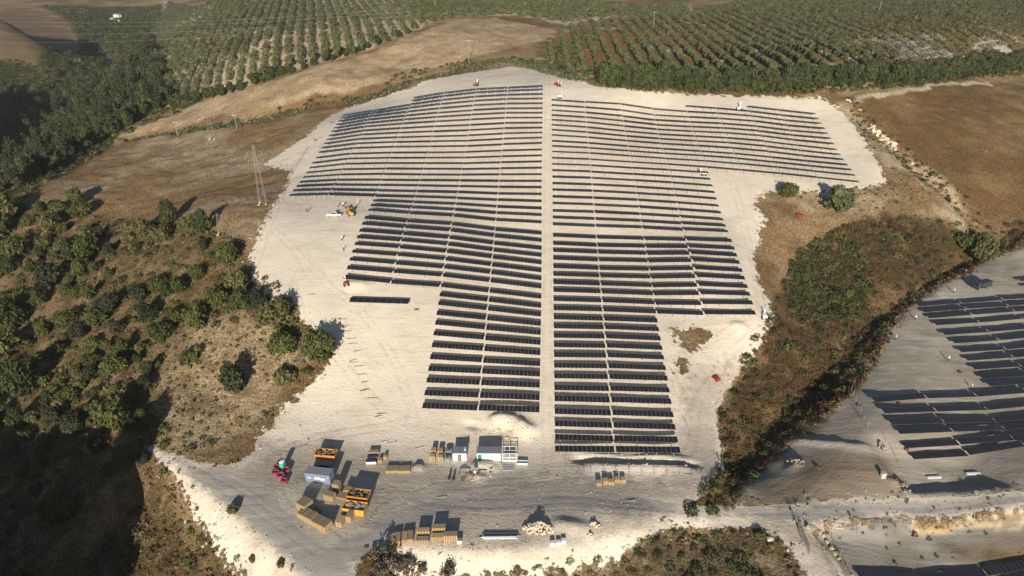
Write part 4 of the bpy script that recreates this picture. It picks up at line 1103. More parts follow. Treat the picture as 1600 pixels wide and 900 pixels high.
crate(613, 735, 2.8, 1.9, .7, R(3), 'flat brown crate left of its twin on the yard', None)
crate(632, 735.5, 2.8, 1.9, .75, R(3), 'flat brown crate right of its twin on the yard', None)
crate(594.5, 722, 1.0, 1.0, .9, R(3), 'small pale box beside the stacked white slabs', None, 'wooden_box', False)
crate(602, 716.5, .8, .9, .9, R(3), 'small pale box behind the stacked white slabs', None, 'wooden_box', False)
for i, (x, y) in enumerate(((676, 718), (688.5, 719))):
    crate(x, y, 1.25, 1.2, 1.4, R(2), 'yellow-topped crate with posts beside the round grey tanks', 'yellow crates by the tanks', old=False)
for i, (x, y) in enumerate(((678, 709), (688.5, 710))):
    crate(x, y, 1.25, 1.4, 1.5, R(2), 'yellow crate with upright stakes behind its neighbour', 'staked crates by the cabin', old=False)
# stacked slabs with white edges
for i, (x, y) in enumerate(((584.5, 709.5), (582.5, 716.5), (580.5, 723.5))):
    e = thing('panel_stack', x, y, R(4), ['dark panel stack nearest the mound, grey on top', 'middle dark panel stack with a white edge', 'dark panel stack with a white edge at the yard side'][i], 'panel stack')
    MB().box((0, 0, .12), (2.4, 1.2, .2)).build('pallet', m_wood, e)
    MB().box((0, 0, .62), (2.4, 1.15, .75)).build('wrapped_panels', m_card if i == 0 else m_tarp, e, bevel=.03)
    MB().box((0, -.6, .55), (2.42, .05, .5)).build('edge_strip', m_white, e)

# ------------------------------------------------------------------ skips
def skip(px, py, l, w, h, rz, mat, label, fill):
    e = thing('skip', px, py, rz, label, 'skip')
    t = .08; b = MB()
    prof = [(-l / 2, .1), (l / 2, .1), (l / 2 + .25, h), (-l / 2 - .25, h)]
    for sy in (-1, 1):
        b.prism(prof, sy * (w / 2) - t / 2, sy * (w / 2) + t / 2)
    for sx in (-1, 1):
        b.box((sx * (l / 2 + .1), 0, h / 2 + .05), (t, w, h - .1), rot=Matrix.Rotation(sx * .13, 3, 'Y'))
    b.box((0, 0, .14), (l, w, .1))
    b.build('hopper', mat, e)
    r = MB()
    for sy in (-1, 1): r.box((0, sy * (w / 2), h + .04), (l + .6, .14, .1))
    for sx in (-1, 1): r.box((sx * (l / 2 + .25), 0, h + .045), (.14, w - .16, .1))
    r.build('rim', mat, e)
    for i in range(4):
        for sy in (-1, 1):
            MB().box(((i - 1.5) * l / 4, sy * (w / 2 + .08), h / 2 + .08), (.1, .07, h - .25)).build('rib', mat, e)
    if fill:
        q = random.Random(int(px)); f = MB()
        for i in range(26):
            f.box((q.uniform(-.42, .42) * l, q.uniform(-.4, .4) * w, h * q.uniform(.7, 1.0)), (q.uniform(.4, 1.2), q.uniform(.3, .9), q.uniform(.05, .4)), i % 3,
                  rot=Matrix.Rotation(q.uniform(0, 3), 3, 'Z') @ Matrix.Rotation(q.uniform(-.5, .5), 3, 'X'))
        f.box((0, 0, h * .45), (l - .2, w - .2, h * .6), 2)
        o = f.build('rubbish', [m_card, m_wood_old, m_gap] if fill == 1 else [m_card, m_grey, m_card], e); o['kind'] = 'stuff'
    return e
skip(511, 716, 4.6, 2.4, 1.9, R(-7), m_orange, 'orange open skip full of scrap wood behind the container', 1)
skip(555.5, 799, 4.6, 2.5, 1.7, R(-10), m_yellow, 'bright yellow skip with flat cardboard at the crate line', 2)
skip(562, 781, 4.4, 2.6, 2.0, R(-10), m_orange, 'orange skip in shadow with tangled scrap behind the bright yellow skip', 1)

# ------------------------------------------------------------------ shipping container
e = thing('shipping_container', 500.5, 749, R(-9), 'blue-grey shipping container with white lettering beside the orange skip', 'container')
L_, W_, H_ = 6.1, 2.44, 2.6
b = MB(); k = 22; prof = []
for sy in (-1, 1):
    vs = []; fs = []
    for i in range(k * 2 + 1):
        x = -L_ / 2 + .15 + (L_ - .3) * i / (k * 2); y = sy * (W_ / 2 - (.045 if (i // 1) % 2 else 0))
        vs += [(x, y, .15), (x, y, H_ - .1)]
    fs = [(2 * i, 2 * i + 2, 2 * i + 3, 2 * i + 1) for i in range(k * 2)]
    b.add(vs, fs)
b.build('side_wall', m_blue, e)
MB().box((0, 0, H_ - .05), (L_ - .2, W_ - .1, .06)).build('roof', m_grey, e)
fr = MB()
for sx in (-1, 1):
    for sy in (-1, 1): fr.box((sx * (L_ / 2 - .08), sy * (W_ / 2 - .08), H_ / 2), (.16, .17, H_))
for sy in (-1, 1):
    for z in (.08, H_ - .06): fr.box((0, sy * (W_ / 2 - .07), z), (L_ - .32, .13, .13))
for sx in (-1, 1):
    for z in (.08, H_ - .06): fr.box((sx * (L_ / 2 - .07), 0, z), (.13, W_ - .34, .13))
fr.build('frame', m_blue, e)
MB().box((0, 0, .17), (L_ - .2, W_ - .2, .06)).build('floor', m_loam, e)
MB().box((-L_ / 2 + .07, 0, H_ / 2), (.05, W_ - .34, H_ - .26)).build('end_wall', m_blue, e)
for sy in (-1, 1):
    d = MB().box((L_ / 2 - .05, sy * .53, H_ / 2), (.06, 1.02, H_ - .28)).build('door', m_blue, e)
    bb = MB()
    for q in (-.25, .25): bb.tube((L_ / 2, sy * .53 + q, .25), (L_ / 2, sy * .53 + q, H_ - .25), .025, n=5)
    bb.build('locking_bar', m_galv, d)
def lettering(txt, size, loc, parent, mat, name='lettering'):
    cu = bpy.data.curves.new(name, 'FONT'); cu.body = txt; cu.size = size; cu.align_x = 'CENTER'; cu.align_y = 'CENTER'; cu.extrude = .004; cu.resolution_u = 2; cu.offset = .02
    tmp = bpy.data.objects.new('tmp', cu); col.objects.link(tmp)
    bpy.context.view_layer.update()
    me_ = bpy.data.meshes.new_from_object(tmp.evaluated_get(bpy.context.evaluated_depsgraph_get()))
    bpy.data.objects.remove(tmp); me_.materials.clear(); me_.materials.append(mat)
    o = link(name, me_, parent); o.location = loc; o.rotation_euler = (math.pi / 2, 0, 0)
    return o
lettering('Eiffage', 1.05, (.55, -W_ / 2 - .015, 1.35), e, m_white)
em = MB()
for i in range(3): em.box((-2.3 + i * .26, -W_ / 2 - .012, 1.42 - .06 * i), (.14, .02, .42))
em.build('emblem', m_white, e)
MB().box((2.45, -W_ / 2 - .012, 1.75), (.3, .02, .12)).build('stripe', m_white, e)

# low grey trailer between skip and container
e = thing('flat_trailer', 507, 726, R(-8), 'flat grey trailer deck between the orange skip and the container', 'trailer')
MB().box((0, 0, .62), (4.2, 1.9, .16)).build('deck', m_grey, e)
for sx in (-1, 1):
    for sy in (-1, 1): MB().lathe([(0, -.12), (.33, -.12), (.36, 0), (.33, .12), (0, .12)], 12, c=(sx * .5, sy * .92, .34), axis='Y').build('wheel', m_black, e)
MB().bar((2.1, 0, .6), (3.1, 0, .5), .1).build('drawbar', m_grey, e)

# ------------------------------------------------------------------ portable toilet and pipe coils
e = thing('portable_toilet', 442.5, 732, R(-14), 'green portable toilet with white roof among maroon pipe coils', 'toilet')
MB().box((0, 0, 1.05), (1.1, 1.1, 2.1), taper=.96).build('cabin', m_teal, e, bevel=.04)
MB().box((0, 0, 2.2), (1.14, 1.14, .22), taper=.75).build('roof', m_white, e, bevel=.05)
d = MB().box((0, -.555, 1.0), (.72, .05, 1.85)).build('door', m_teal, e); MB().box((.25, -.6, 1.0), (.06, .05, .2)).build('handle', m_black, d)
MB().tube((.4, .4, 2.1), (.4, .4, 2.55), .06, n=6).build('vent_pipe', m_black, e)
MB().box((0, 0, .06), (1.2, 1.2, .12)).build('base', m_black, e)
def coil_mesh(mat, r=.75, h=.75):
    b = MB(); n_ = 14; k = 5
    for j in range(k):
        z = .1 + j * h / k; pr = []
        for i in range(7):
            t = 6.283 * i / 6; pr.append((r + .13 * math.cos(t), z + .1 * math.sin(t)))
        b.lathe(pr, n_)
        b.lathe([(q - .22, z_) for q, z_ in pr], n_)
    return b.mesh('coil', mat, smooth=True)
cm = coil_mesh(m_maroon)
for i, (x, y, s) in enumerate(((433, 732, 1), (431.5, 740, 1.05), (439.5, 745, 1.15), (447.5, 736, 1.1), (444.5, 753, 1.0))):
    p = at(x, y); o = tag(link('pipe_coil', cm), 'maroon coil of cable pipe lying by the green toilet', 'pipe coil', 'maroon pipe coils by the toilet')
    o.location = p; o.scale = (s, s, s); o.rotation_euler = (R(vr.uniform(-6, 6)), R(vr.uniform(-6, 6)), i)
rc = coil_mesh(m_redp, .5, .22)
for x, y, lab in ((1418, 488, 'red pipe coil beside the top row of the grey park'), (1405, 632, 'red pipe coil lying on the first lower row of the grey park'), (1343, 635, 'red pipe coil on the pale verge left of the grey park'), (1500, 582, 'red pipe coil at the ends of the upper grey park rows'), (1416, 703, 'red pipe coil at the end of the last grey park row'), (1278, 731, 'dark red pipe coil alone on the rough ground above the road')):
    o = tag(link('pipe_coil', rc), lab, 'pipe coil'); o.location = at(x, y); o.rotation_euler = (R(8), R(-5), x)

# ------------------------------------------------------------------ site cabins and steel cage
def cabin(px, py, l, w, h, rz, label, door_x, dw, dmat, seams, vent):
    e = thing('site_cabin', px, py, rz, label, 'cabin')
    MB().box((0, 0, h / 2), (l, w, h)).build('wall', m_white, e)
    rf = MB().box((0, 0, h + .07), (l + .16, w + .16, .14)).build('roof', m_grey, e)
    s = MB()
    for q in seams: s.box((q, 0, h + .155), (.06, w + .1, .04))
    if seams: s.build('roof_seam', m_black, rf)
    if vent: MB().box((l / 2 - .35, .2, h + .3), (.3, .9, .3)).build('roof_vent', m_white, rf)
    d = MB().box((door_x, -w / 2 - .02, 1.05), (dw, .06, 2.0)).build('door', dmat, e)
    MB().box((door_x + dw * .36, -w / 2 - .07, 1.0), (.05, .06, .16)).build('handle', m_black, d)
    MB().box((0, 0, .04), (l + .1, w + .1, .1)).build('base', m_conc, e)
    return e
cabin(719, 715, 3.3, 2.4, 2.3, R(0), 'small cream site cabin with grey-green door and seamed roof', .0, .9, m_door, [0.0], True)
cabin(764, 715.5, 5.8, 2.4, 2.4, R(0), 'long white site cabin with a bright green door', -2.2, .95, m_green, [], False)
e = thing('steel_cage', 796.5, 715.5, 0, 'white steel frame cage standing beside the long white cabin', 'cage')
f = MB(); l, w, h = 3.6, 2.6, 2.5
for sx in (-1, 0, 1):
    for sy in (-1, 1): f.box((sx * l / 2, sy * w / 2, h / 2), (.1, .1, h))
for z in (.3, h * .5, h):
    for sy in (-1, 1): f.box((0, sy * w / 2, z), (l, .09, .09))
    for sx in (-1, 1): f.box((sx * l / 2, 0, z), (.09, w, .09))
f.build('frame', m_white, e)
MB().box((0, 0, .12), (l + .1, w + .1, .24)).build('base', m_white, e)
for sx in (-1, 1):
    g_ = MB()
    for i in range(9):
        g_.box((sx * l / 4 + (i - 4) * l / 2 / 9.5, -w / 2, h / 2), (.035, .03, h - .2))
    for i in range(7): g_.box((sx * l / 4, -w / 2, .35 + i * .32), (l / 2 - .12, .03, .035))
    g_.build('mesh_panel', m_pipe, e)
MB().box((0, .5, .7), (2.4, 1.0, 1.0)).build('transformer', m_door, e, bevel=.05)
e = thing('water_trough', 816, 724.5, R(-2), 'open blue-grey metal trough beside the steel cage', 'trough')
b = MB().box((0, 0, .1), (2.6, 1.0, .08))
for sy in (-1, 1): b.box((0, sy * .5, .35), (2.6, .06, .6))
for sx in (-1, 1): b.box((sx * 1.3, 0, .351), (.06, 1.06, .6))
b.build('tub', m_pipe, e); MB().box((0, 0, .3), (2.5, .93, .05)).build('water', m_blue, e)
for i, (x, y, l, r_a, lab) in enumerate(((791, 724, 3.4, 4, 'thin steel bars lying crossed in front of the steel cage'), (793, 727.5, 3.2, -3, 'second layer of thin steel bars before the steel cage'), (794, 733, 2.8, 1, 'grey steel sheet lying in front of the steel cage'))):
    e = thing('steel_bars', x, y, R(r_a), lab, 'steel bars')
    for j in range(4): MB().bar((-l / 2, (j - 1.5) * (.1 if i < 2 else .34), .08), (l / 2, (j - 1.5) * (.1 if i < 2 else .34) + .1, .1), .07 if i < 2 else .14).build('bar', m_galv, e)
# grey round tanks
for x, y, lab in ((701.5, 708, 'flat-topped round grey tank behind its twin'), (699.5, 719, 'flat-topped round grey tank in front of its twin')):
    e = thing('round_tank', x, y, 0, lab, 'tank')
    MB().lathe([(.86, 0), (.86, 1.0), (.90, 1.02), (.90, 1.12), (.6, 1.2), (0.01, 1.22)], 18).build('drum', m_grey, e)
    MB().lathe([(.2, 1.18), (.2, 1.32), (.01, 1.33)], 10).build('lid', m_black, e)

# ------------------------------------------------------------------ workshop corner
e = thing('work_bench', 725, 744, R(4), 'cluttered wooden work bench with boards in front of the cabins', 'bench')
MB().box((0, 0, .85), (2.6, .9, .07)).build('top', m_wood_old, e)
for sx in (-1, 1):
    for sy in (-1, 1): MB().box((sx * 1.2, sy * .38, .42), (.09, .09, .82)).build('leg', m_wood_old, e)
MB().box((-.3, .05, 1.0), (1.1, .5, .2), rz=.3).build('tool_box', m_galv, e)
for x, y in ((702, 748.5), (708.5, 749.5)):
    e = thing('oil_drum', x, y, 0, 'dark upright drum left of the work bench', 'drum', 'dark drums by the bench')
    MB().lathe([(.01, 0), (.3, 0), (.3, .3), (.32, .32), (.3, .34), (.3, .62), (.32, .64), (.3, .66), (.3, .9), (.01, .9)], 14).build('barrel', m_black, e)
    MB().lathe([(.06, .9), (.06, .95), (.01, .95)], 8).build('bung', m_galv, e)
e = thing('concrete_mixer', 742, 742, .4, 'small concrete mixer on wheels by the sand heap', 'mixer')
MB().lathe([(.12, -.4), (.42, -.25), (.48, .1), (.3, .5), (.26, .52), (.2, .3), (.01, .2)], 12, c=(0, 0, 1.0)).build('drum', m_galv, e)
b = MB()
for sx in (-1, 1): b.bar((sx * .5, -.4, .3), (sx * .35, 0, 1.0), .07).bar((sx * .5, .5, 0), (sx * .35, 0, 1.0), .07)
b.build('stand', m_black, e)
for sx in (-1, 1): MB().lathe([(0, -.06), (.25, -.06), (.25, .06), (0, .06)], 10, c=(sx * .55, -.4, .25), axis='X').build('wheel', m_black, e)
e = thing('trestle', 753, 746, R(-8), 'dark trestle with planks at the right end of the work area', 'trestle')
for i in range(4): MB().box((0, (i - 1.5) * .22, .8), (2.0, .19, .05)).build('plank', m_wood_old, e)
for sx in (-1, 1):
    for sy in (-1, 1): MB().bar((sx * .8, sy * .5, 0), (sx * .75, sy * .1, .78), .06).build('leg', m_wood, e)
e = thing('scrap_heap', 724, 751, .3, 'tangle of bent steel scrap in front of the work bench', 'scrap')
q = random.Random(4)
for i in range(12):
    MB().bar((q.uniform(-.9, .9), q.uniform(-.6, .6), .05), (q.uniform(-.9, .9), q.uniform(-.6, .6), q.uniform(.2, .7)), .05).build('bent_bar', m_loam, e)
e = thing('parasol_stand', 766.5, 744, 0, 'small grey stand with a round top right of the trestle', 'stand')
MB().tube((0, 0, 0), (0, 0, 1.2), .05, n=6).build('pole', m_galv, e); MB().lathe([(.45, 1.2), (.4, 1.3), (.01, 1.35)], 12).build('top', m_grey, e); MB().lathe([(.35, 0), (.35, .08), (.01, .1)], 12).build('base', m_bag, e)

# ------------------------------------------------------------------ stone pile, bags, pipes
def rock_mesh(seed, mat=m_stone):
    import bmesh
    q = random.Random(seed); bm = bmesh.new(); bmesh.ops.create_icosphere(bm, subdivisions=1, radius=.5)
    for v in bm.verts: v.co = Vector((v.co.x * q.uniform(.7, 1.25), v.co.y * q.uniform(.7, 1.2), v.co.z * q.uniform(.6, 1.0)))
    me_ = bpy.data.meshes.new('rock'); bm.to_mesh(me_); bm.free(); me_.materials.append(mat); return me_
RK = [rock_mesh(i) for i in range(6)]; RD = [rock_mesh(i + 9, m_dull) for i in range(5)]
def rock_pile(px, py, l, w, h, count, label, size=(.35, .75)):
    e = thing('rock_pile', px, py, 0, label, 'rock pile'); q = random.Random(int(px * 7))
    pts_ = []
    for i in range(count):
        a_ = q.uniform(0, 6.283); r0 = math.sqrt(q.random()); x, y = r0 * math.cos(a_) * l / 2, r0 * math.sin(a_) * w / 2
        z = h * max(0, 1 - r0 ** 1.3) * q.uniform(.6, 1.0)
        o = link('rock', q.choice(RK if px < 1000 else RD), e); s = q.uniform(*size) * (1 if px < 1000 else .8); o.scale = (s, s, s); o.location = (x, y, z + s * .2); o.rotation_euler = (q.uniform(0, 6), q.uniform(0, 6), q.uniform(0, 6))
    return e
rock_pile(842, 827, 6.8, 3.4, 1.9, 210, 'heap of broken cream stones beside the pipe bundle')
rock_pile(927, 819, 1.6, 1.0, .7, 16, 'small heap of pale rubble right of the spoil mound')
rock_pile(933.5, 823, 1.6, .9, .6, 12, 'lowest heap of pale rubble beside the access track')
rock_pile(922, 838, 1.4, .8, .7, 12, 'pale rubble heap on the rim of the bank')
rock_pile(1244, 724, 4.5, 3.0, .9, 40, 'line of broken stones on the rough ground above the road', (.3, .8))
rock_pile(1411, 762, 2.6, 5.5, .8, 40, 'tumbled stones at the end of the grey terrace above the road', (.3, .8))
rock_pile(1376, 697, 2.0, 5.0, .9, 40, 'pile of stones at the corner of the grey park', (.3, .9))
for i, (x, y) in enumerate(((1262, 824), (1280, 833), (1286, 838), (1292, 848), (1299, 858), (1304, 866), (1310, 874))):
    o = tag(link('boulder', RD[i % 5]), 'pale boulder edging the track down past the fence', 'boulder', 'boulders along the lower track')
    o.location = at(x, y) + Vector((0, 0, .25)); s = vr.uniform(.9, 1.5); o.scale = (s, s, s); o.rotation_euler = (i, i * 2, i)
ql = random.Random(8)
for i in range(30):
    t_ = i / 29; x = 1358 + 42 * t_ + ql.uniform(-4, 4); y = 197 + 36 * t_ + ql.uniform(-4, 4); s = ql.uniform(1.2, 3.0)
    o = tag(link('outcrop', RK[i % 6]), 'pale rock of the broken outcrop in the ditch beside the brown field', 'rock', 'outcrop rocks in the ditch')
    o.location = at(x, y) + Vector((0, 0, s * .02)); o.scale = (s * 1.3, s * 1.1, s * .6); o.rotation_euler = (.2 * i, .1, i)
for i, (x, y, s) in enumerate(((1325, 156, 2.6), (1329, 159, 2.0), (1344, 172, 2.2), (1426, 256, 1.8), (1430, 260, 1.4))):
    o = tag(link('outcrop', RK[i % 6]), 'small pale rock showing between the ditch bushes', 'rock', 'single rocks in the ditch')
    o.location = at(x, y); o.scale = (s * 1.3, s * 1.1, s * .6); o.rotation_euler = (.2 * i, .1, i)
o = tag(link('boulder', RK[1]), 'large white boulder on the verge left of the sliding gate', 'boulder'); o.location = at(1203, 842); o.scale = (2.2, 1.8, 1.3)
for x, y in ((863, 852), (872.5, 851), (880.5, 848)):
    e = thing('bulk_bag', x, y, R(3), 'white square bulk bag standing on the rim of the bank', 'bulk bag', 'bulk bags on the bank rim')
    MB().box((0, 0, .5), (.95, .95, 1.0), taper=1.05).build('sack', m_bag, e, bevel=.1)
    for sx in (-1, 1): MB().bar((sx * .4, -.35, 1.0), (sx * .4, .35, 1.1), .05).build('strap', m_galv, e)
e = thing('white_box', 718, 848, R(3), 'small white box beside the high slatted crate', 'box')
MB().box((0, 0, .45), (1.0, .9, .9)).build('tank', m_bag, e, bevel=.08); MB().box((0, 0, .95), (.9, .8, .08)).build('lid', m_grey, e)
e = thing('pipe_bundle', 782, 842, R(1), 'bundle of long dark pipes with one pale pipe beside the stone heap', 'pipes')
for i in range(9):
    z = .16 + (i // 4) * .27; y = (i % 4) * .3 + (.15 if i // 4 == 1 else 0); off = [0, -.9, .8, .2, -.4, .3, -.2, .1, 0][i]
    MB().tube((-3.6 + off, y, z), (3.6 + off, y, z), .14, n=8).build('pipe', m_pipe if i in (0, 4) else m_grey, e)
e = thing('stacked_beams', 1305, 825, R(-9), 'bundle of bluish steel beams lying below the road bank', 'beams')
for i in range(4): MB().box((0, i * .3, .1 + .02 * i), (3.6, .2, .2)).build('beam', m_pipe, e)
for x, y, l, lab in ((1459, 747, 3.4, 'white steel beam lying on the grey terrace'), (1520, 741, 3.4, 'grey concrete block wall beside the grey terrace')):
    e = thing('steel_beam', x, y, R(3), lab, 'beam'); MB().box((0, 0, .2), (l, .5, .35)).build('web', m_pipe, e); MB().box((0, 0, .4), (l + .1, .6, .06)).build('flange', m_bag, e)
e = thing('switch_box', 1379, 746, R(4), 'pale utility box alone beside the grey terrace', 'box')
MB().box((0, 0, .7), (1.0, .8, 1.4)).build('housing', m_bag, e, bevel=.03); MB().box((0, 0, 1.45), (1.15, .95, .1)).build('lid', m_conc, e); MB().box((0, -.42, .7), (.8, .04, 1.1)).build('door', m_conc, e)
e = thing('red_pallet', 651, 483.5, R(2), 'small red pallet on open sand beyond the lone table', 'pallet')
for i in range(5): MB().box((0, (i - 2) * .25, .14), (1.3, .2, .03)).build('board', m_red, e)
for i in range(3): MB().box(((i - 1) * .55, 0, .06), (.1, 1.2, .1)).build('bearer', m_red, e)
# loose steel posts laid out on the sand
pm = MB().box((0, 0, .07), (2.6, .14, .12)).mesh('steel_post', m_loam)
for x, y in ((345, 40), (535, 195), (560, 235), (570, 268), (600, 315), (605, 347), (640, 393), (615, 450), (645, 488), (665, 540), (690, 585), (700, 630), (730, 688), (790, 785), (775, 800), (610, 465), (680, 640)):
    o = tag(link('steel_post', pm), 'rusty steel post lying loose on the sand left of the rows', 'post', 'steel posts laid out on the sand')
    o.location = at(400 + x / 4, 450 + y / 4); o.rotation_euler = (0, 0, R(vr.uniform(2, 24)))
pm2 = MB().bar((-1.2, 0, .12), (1.2, 0, .12), .09).mesh('steel_rail', m_galv)
for i, (x, y, a_) in enumerate(((696, 846, 35), (690, 864, 48), (602, 690, 18), (612, 692, 10), (655, 700, 20), (1075, 742, -8), (690, 777, 5), (985, 783, 3))):
    o = tag(link('steel_rail', pm2), 'loose grey rail lying on the yard floor', 'rail', 'loose rails on the yard'); o.location = at(x, y); o.rotation_euler = (0, 0, R(a_))

# ------------------------------------------------------------------ vehicles
def wheel(e, x, y, r, w=.28):
    o = MB().lathe([(.01, -w / 2), (r * .6, -w / 2), (r * .95, -w / 2), (r, -w / 4), (r, w / 4), (r * .95, w / 2), (r * .6, w / 2), (.01, w / 2)], 14, c=(x, y, r), axis='Y').build('wheel', m_black, e)
    MB().lathe([(.01, -w / 2 - .02), (r * .55, -w / 2 - .01), (r * .55, w / 2 + .01), (.01, w / 2 + .02)], 10, c=(x, y, r), axis='Y').build('rim', m_galv, o)
def pickup(px, py, rz, body, label, bed=True, s=1.0):
    e = thing('pickup_truck' if bed else 'car', px, py, rz, label, 'pickup' if bed else 'car'); e.scale = (s, s, s)
    if bed: prof = [(-2.5, .45), (2.4, .45), (2.5, .6), (2.48, .95), (1.3, 1.08), (-2.5, 1.08)]
    else: prof = [(-2.0, .4), (2.0, .4), (2.1, .55), (2.05, .8), (1.0, .95), (-2.0, .98), (-2.1, .7)]
    MB().prism(prof, -.88, .88).build('body', body, e, bevel=.05)
    cabp = [(1.15, 1.05), (.55, 1.75), (-.9, 1.78), (-1.15, 1.05)] if bed else [(1.05, .93), (.35, 1.45), (-1.3, 1.45), (-1.95, .95)]
    MB().prism(cabp, -.8, .8).build('cab', body, e, bevel=.06)
    gp = [(x * .86 - .0, 1.12 + (z - 1.05) * .82) if bed else (x * .86 - .06, .98 + (z - .93) * .82) for x, z in cabp]
    for sy in (-1, 1): MB().prism(gp, sy * .81 - .015, sy * .81 + .015).build('side_window', m_dark, e)
    x0, z0 = cabp[0]; x1, z1 = cabp[1]
    MB().add([(x0 + .02, -.7, z0 + .08), (x0 + .02, .7, z0 + .08), (x1 + .05, .68, z1 - .04), (x1 + .05, -.68, z1 - .04)], [(0, 1, 2, 3)]).build('windscreen', m_dark, e)
    if bed: MB().box((-1.85, 0, 1.06), (1.15, 1.5, .1)).build('cargo_bed', m_black, e)
    for sx in ((1.55, -1.5) if bed else (1.3, -1.3)):
        for sy in (-1, 1): wheel(e, sx, sy * .84, .38 if bed else .32)
    for sy in (-1, 1): MB().box(((2.5 if bed else 2.08), sy * .62, .78), (.06, .3, .16)).build('headlight', m_bag, e)
    return e
pickup(522, 338, R(184), m_white, 'white pickup truck parked on open sand by the telehandler')
pickup(1250, 338, R(30), m_red, 'small red car parked on the track below the upper right tables', False, .8)
pickup(1118, 593, R(118), m_red, 'small red car parked where the tracks meet beside the ravine', False, .72)
def telehandler(px, py, rz, mat, label):
    e = thing('telehandler', px, py, rz, label, 'telehandler')
    MB().box((0, 0, .95), (3.6, 1.5, .7)).build('chassis', mat, e, bevel=.06)
    MB().box((-1.2, .35, 1.5), (1.2, .8, .6)).build('engine_cover', mat, e, bevel=.06)
    c = MB().box((.1, -.42, 1.85), (1.25, .75, 1.2), taper=.9).build('cab', m_dark, e); MB().box((.1, -.42, 2.48), (1.2, .74, .08)).build('cab_roof', mat, c)
    bm_ = MB().box((.9, .25, 1.95), (4.6, .36, .4), rot=Matrix.Rotation(R(-9), 3, 'Y')).build('boom', mat, e)
    f = MB()
    for sy in (-1, 1): f.box((3.75, .25 + sy * .35, 1.6), (1.1, .12, .08))
    f.box((3.2, .25, 1.9), (.1, 1.1, .8)); f.build('fork', m_black, bm_)
    for sx in (-1, 1):
        for sy in (-1, 1): wheel(e, sx * 1.25, sy * .85, .55, .4)
    return e
telehandler(547.5, 336, R(118), m_yellow, 'yellow telehandler with raised boom behind the white pickup')
def rig(px, py, rz, mat, label, mast=3.2, s=1.0):
    e = thing('piling_rig', px, py, rz, label, 'piling rig'); e.scale = (s, s, s)
    for sy in (-1, 1): MB().prism([(-1.0, .1), (-.85, 0), (.85, 0), (1.0, .1), (1.0, .4), (.85, .5), (-.85, .5), (-1.0, .4)], sy * .62 - .18, sy * .62 + .18).build('track', m_black, e)
    MB().box((-.15, 0, .85), (1.7, 1.1, .7), taper=.92).build('body', mat, e, bevel=.05)
    m = MB().box((1.05, 0, mast / 2 + .3), (.28, .3, mast)).build('mast', m_white, e); MB().box((1.28, 0, mast * .75), (.26, .34, .8)).build('hammer', m_black, m)
    MB().bar((.3, .3, 1.15), (.98, .1, mast * .6), .08).build('brace', mat, e)
    return e
rig(541, 446, R(110), m_red, 'red piling rig with white mast at the end of the left rows', 2.6)
rig(1099, 273.5, R(175), m_white, 'white piling rig at the row ends above the right-hand lane', 2.0, 1.2)
rig(744, 134, R(60), m_loam, 'brown piling rig on the bare crest at the head of the left rows', 2.0, 1.2)
rig(869.5, 132.5, R(30), m_red, 'red piling rig on the crest track, left of its partner', 1.6, 1.0)
rig(873.5, 134.5, R(20), m_red, 'red piling rig on the crest track, right of its partner', 1.6, 1.0)
rig(874, 153.5, R(10), m_white, 'white piling rig at the head of the central lane', 2.0, 1.1)
rig(1155, 172, R(60), m_white, 'white piling rig among the topmost right-hand rows', 2.4, 1.3)
rig(1194, 497, R(80), m_white, 'white and black piling rig on the sand edge above the ravine', 1.8, 1.2)
e = thing('dump_truck', 1533, 450, R(200), 'dark tipper truck with covered load on the grey park', 'truck')
MB().box((0, 0, .75), (6.2, 2.2, .3)).build('chassis', m_black, e)
MB().prism([(-3.2, .95), (1.3, .95), (1.5, 2.6), (-3.3, 2.6)], -1.2, 1.2).build('tipper_body', m_tarp, e, bevel=.05)
c = MB().prism([(1.8, .7), (3.3, .7), (3.3, 1.7), (3.05, 2.7), (1.8, 2.7)], -1.15, 1.15).build('cab', m_tarp, e, bevel=.06)
MB().add([(3.31, -1, 1.75), (3.31, 1, 1.75), (3.08, 1, 2.55), (3.08, -1, 2.55)], [(0, 1, 2, 3)]).build('windscreen', m_dark, c)
for x in (-2.4, -1.3, 2.4):
    for sy in (-1, 1): wheel(e, x, sy * 1.05, .5, .35)

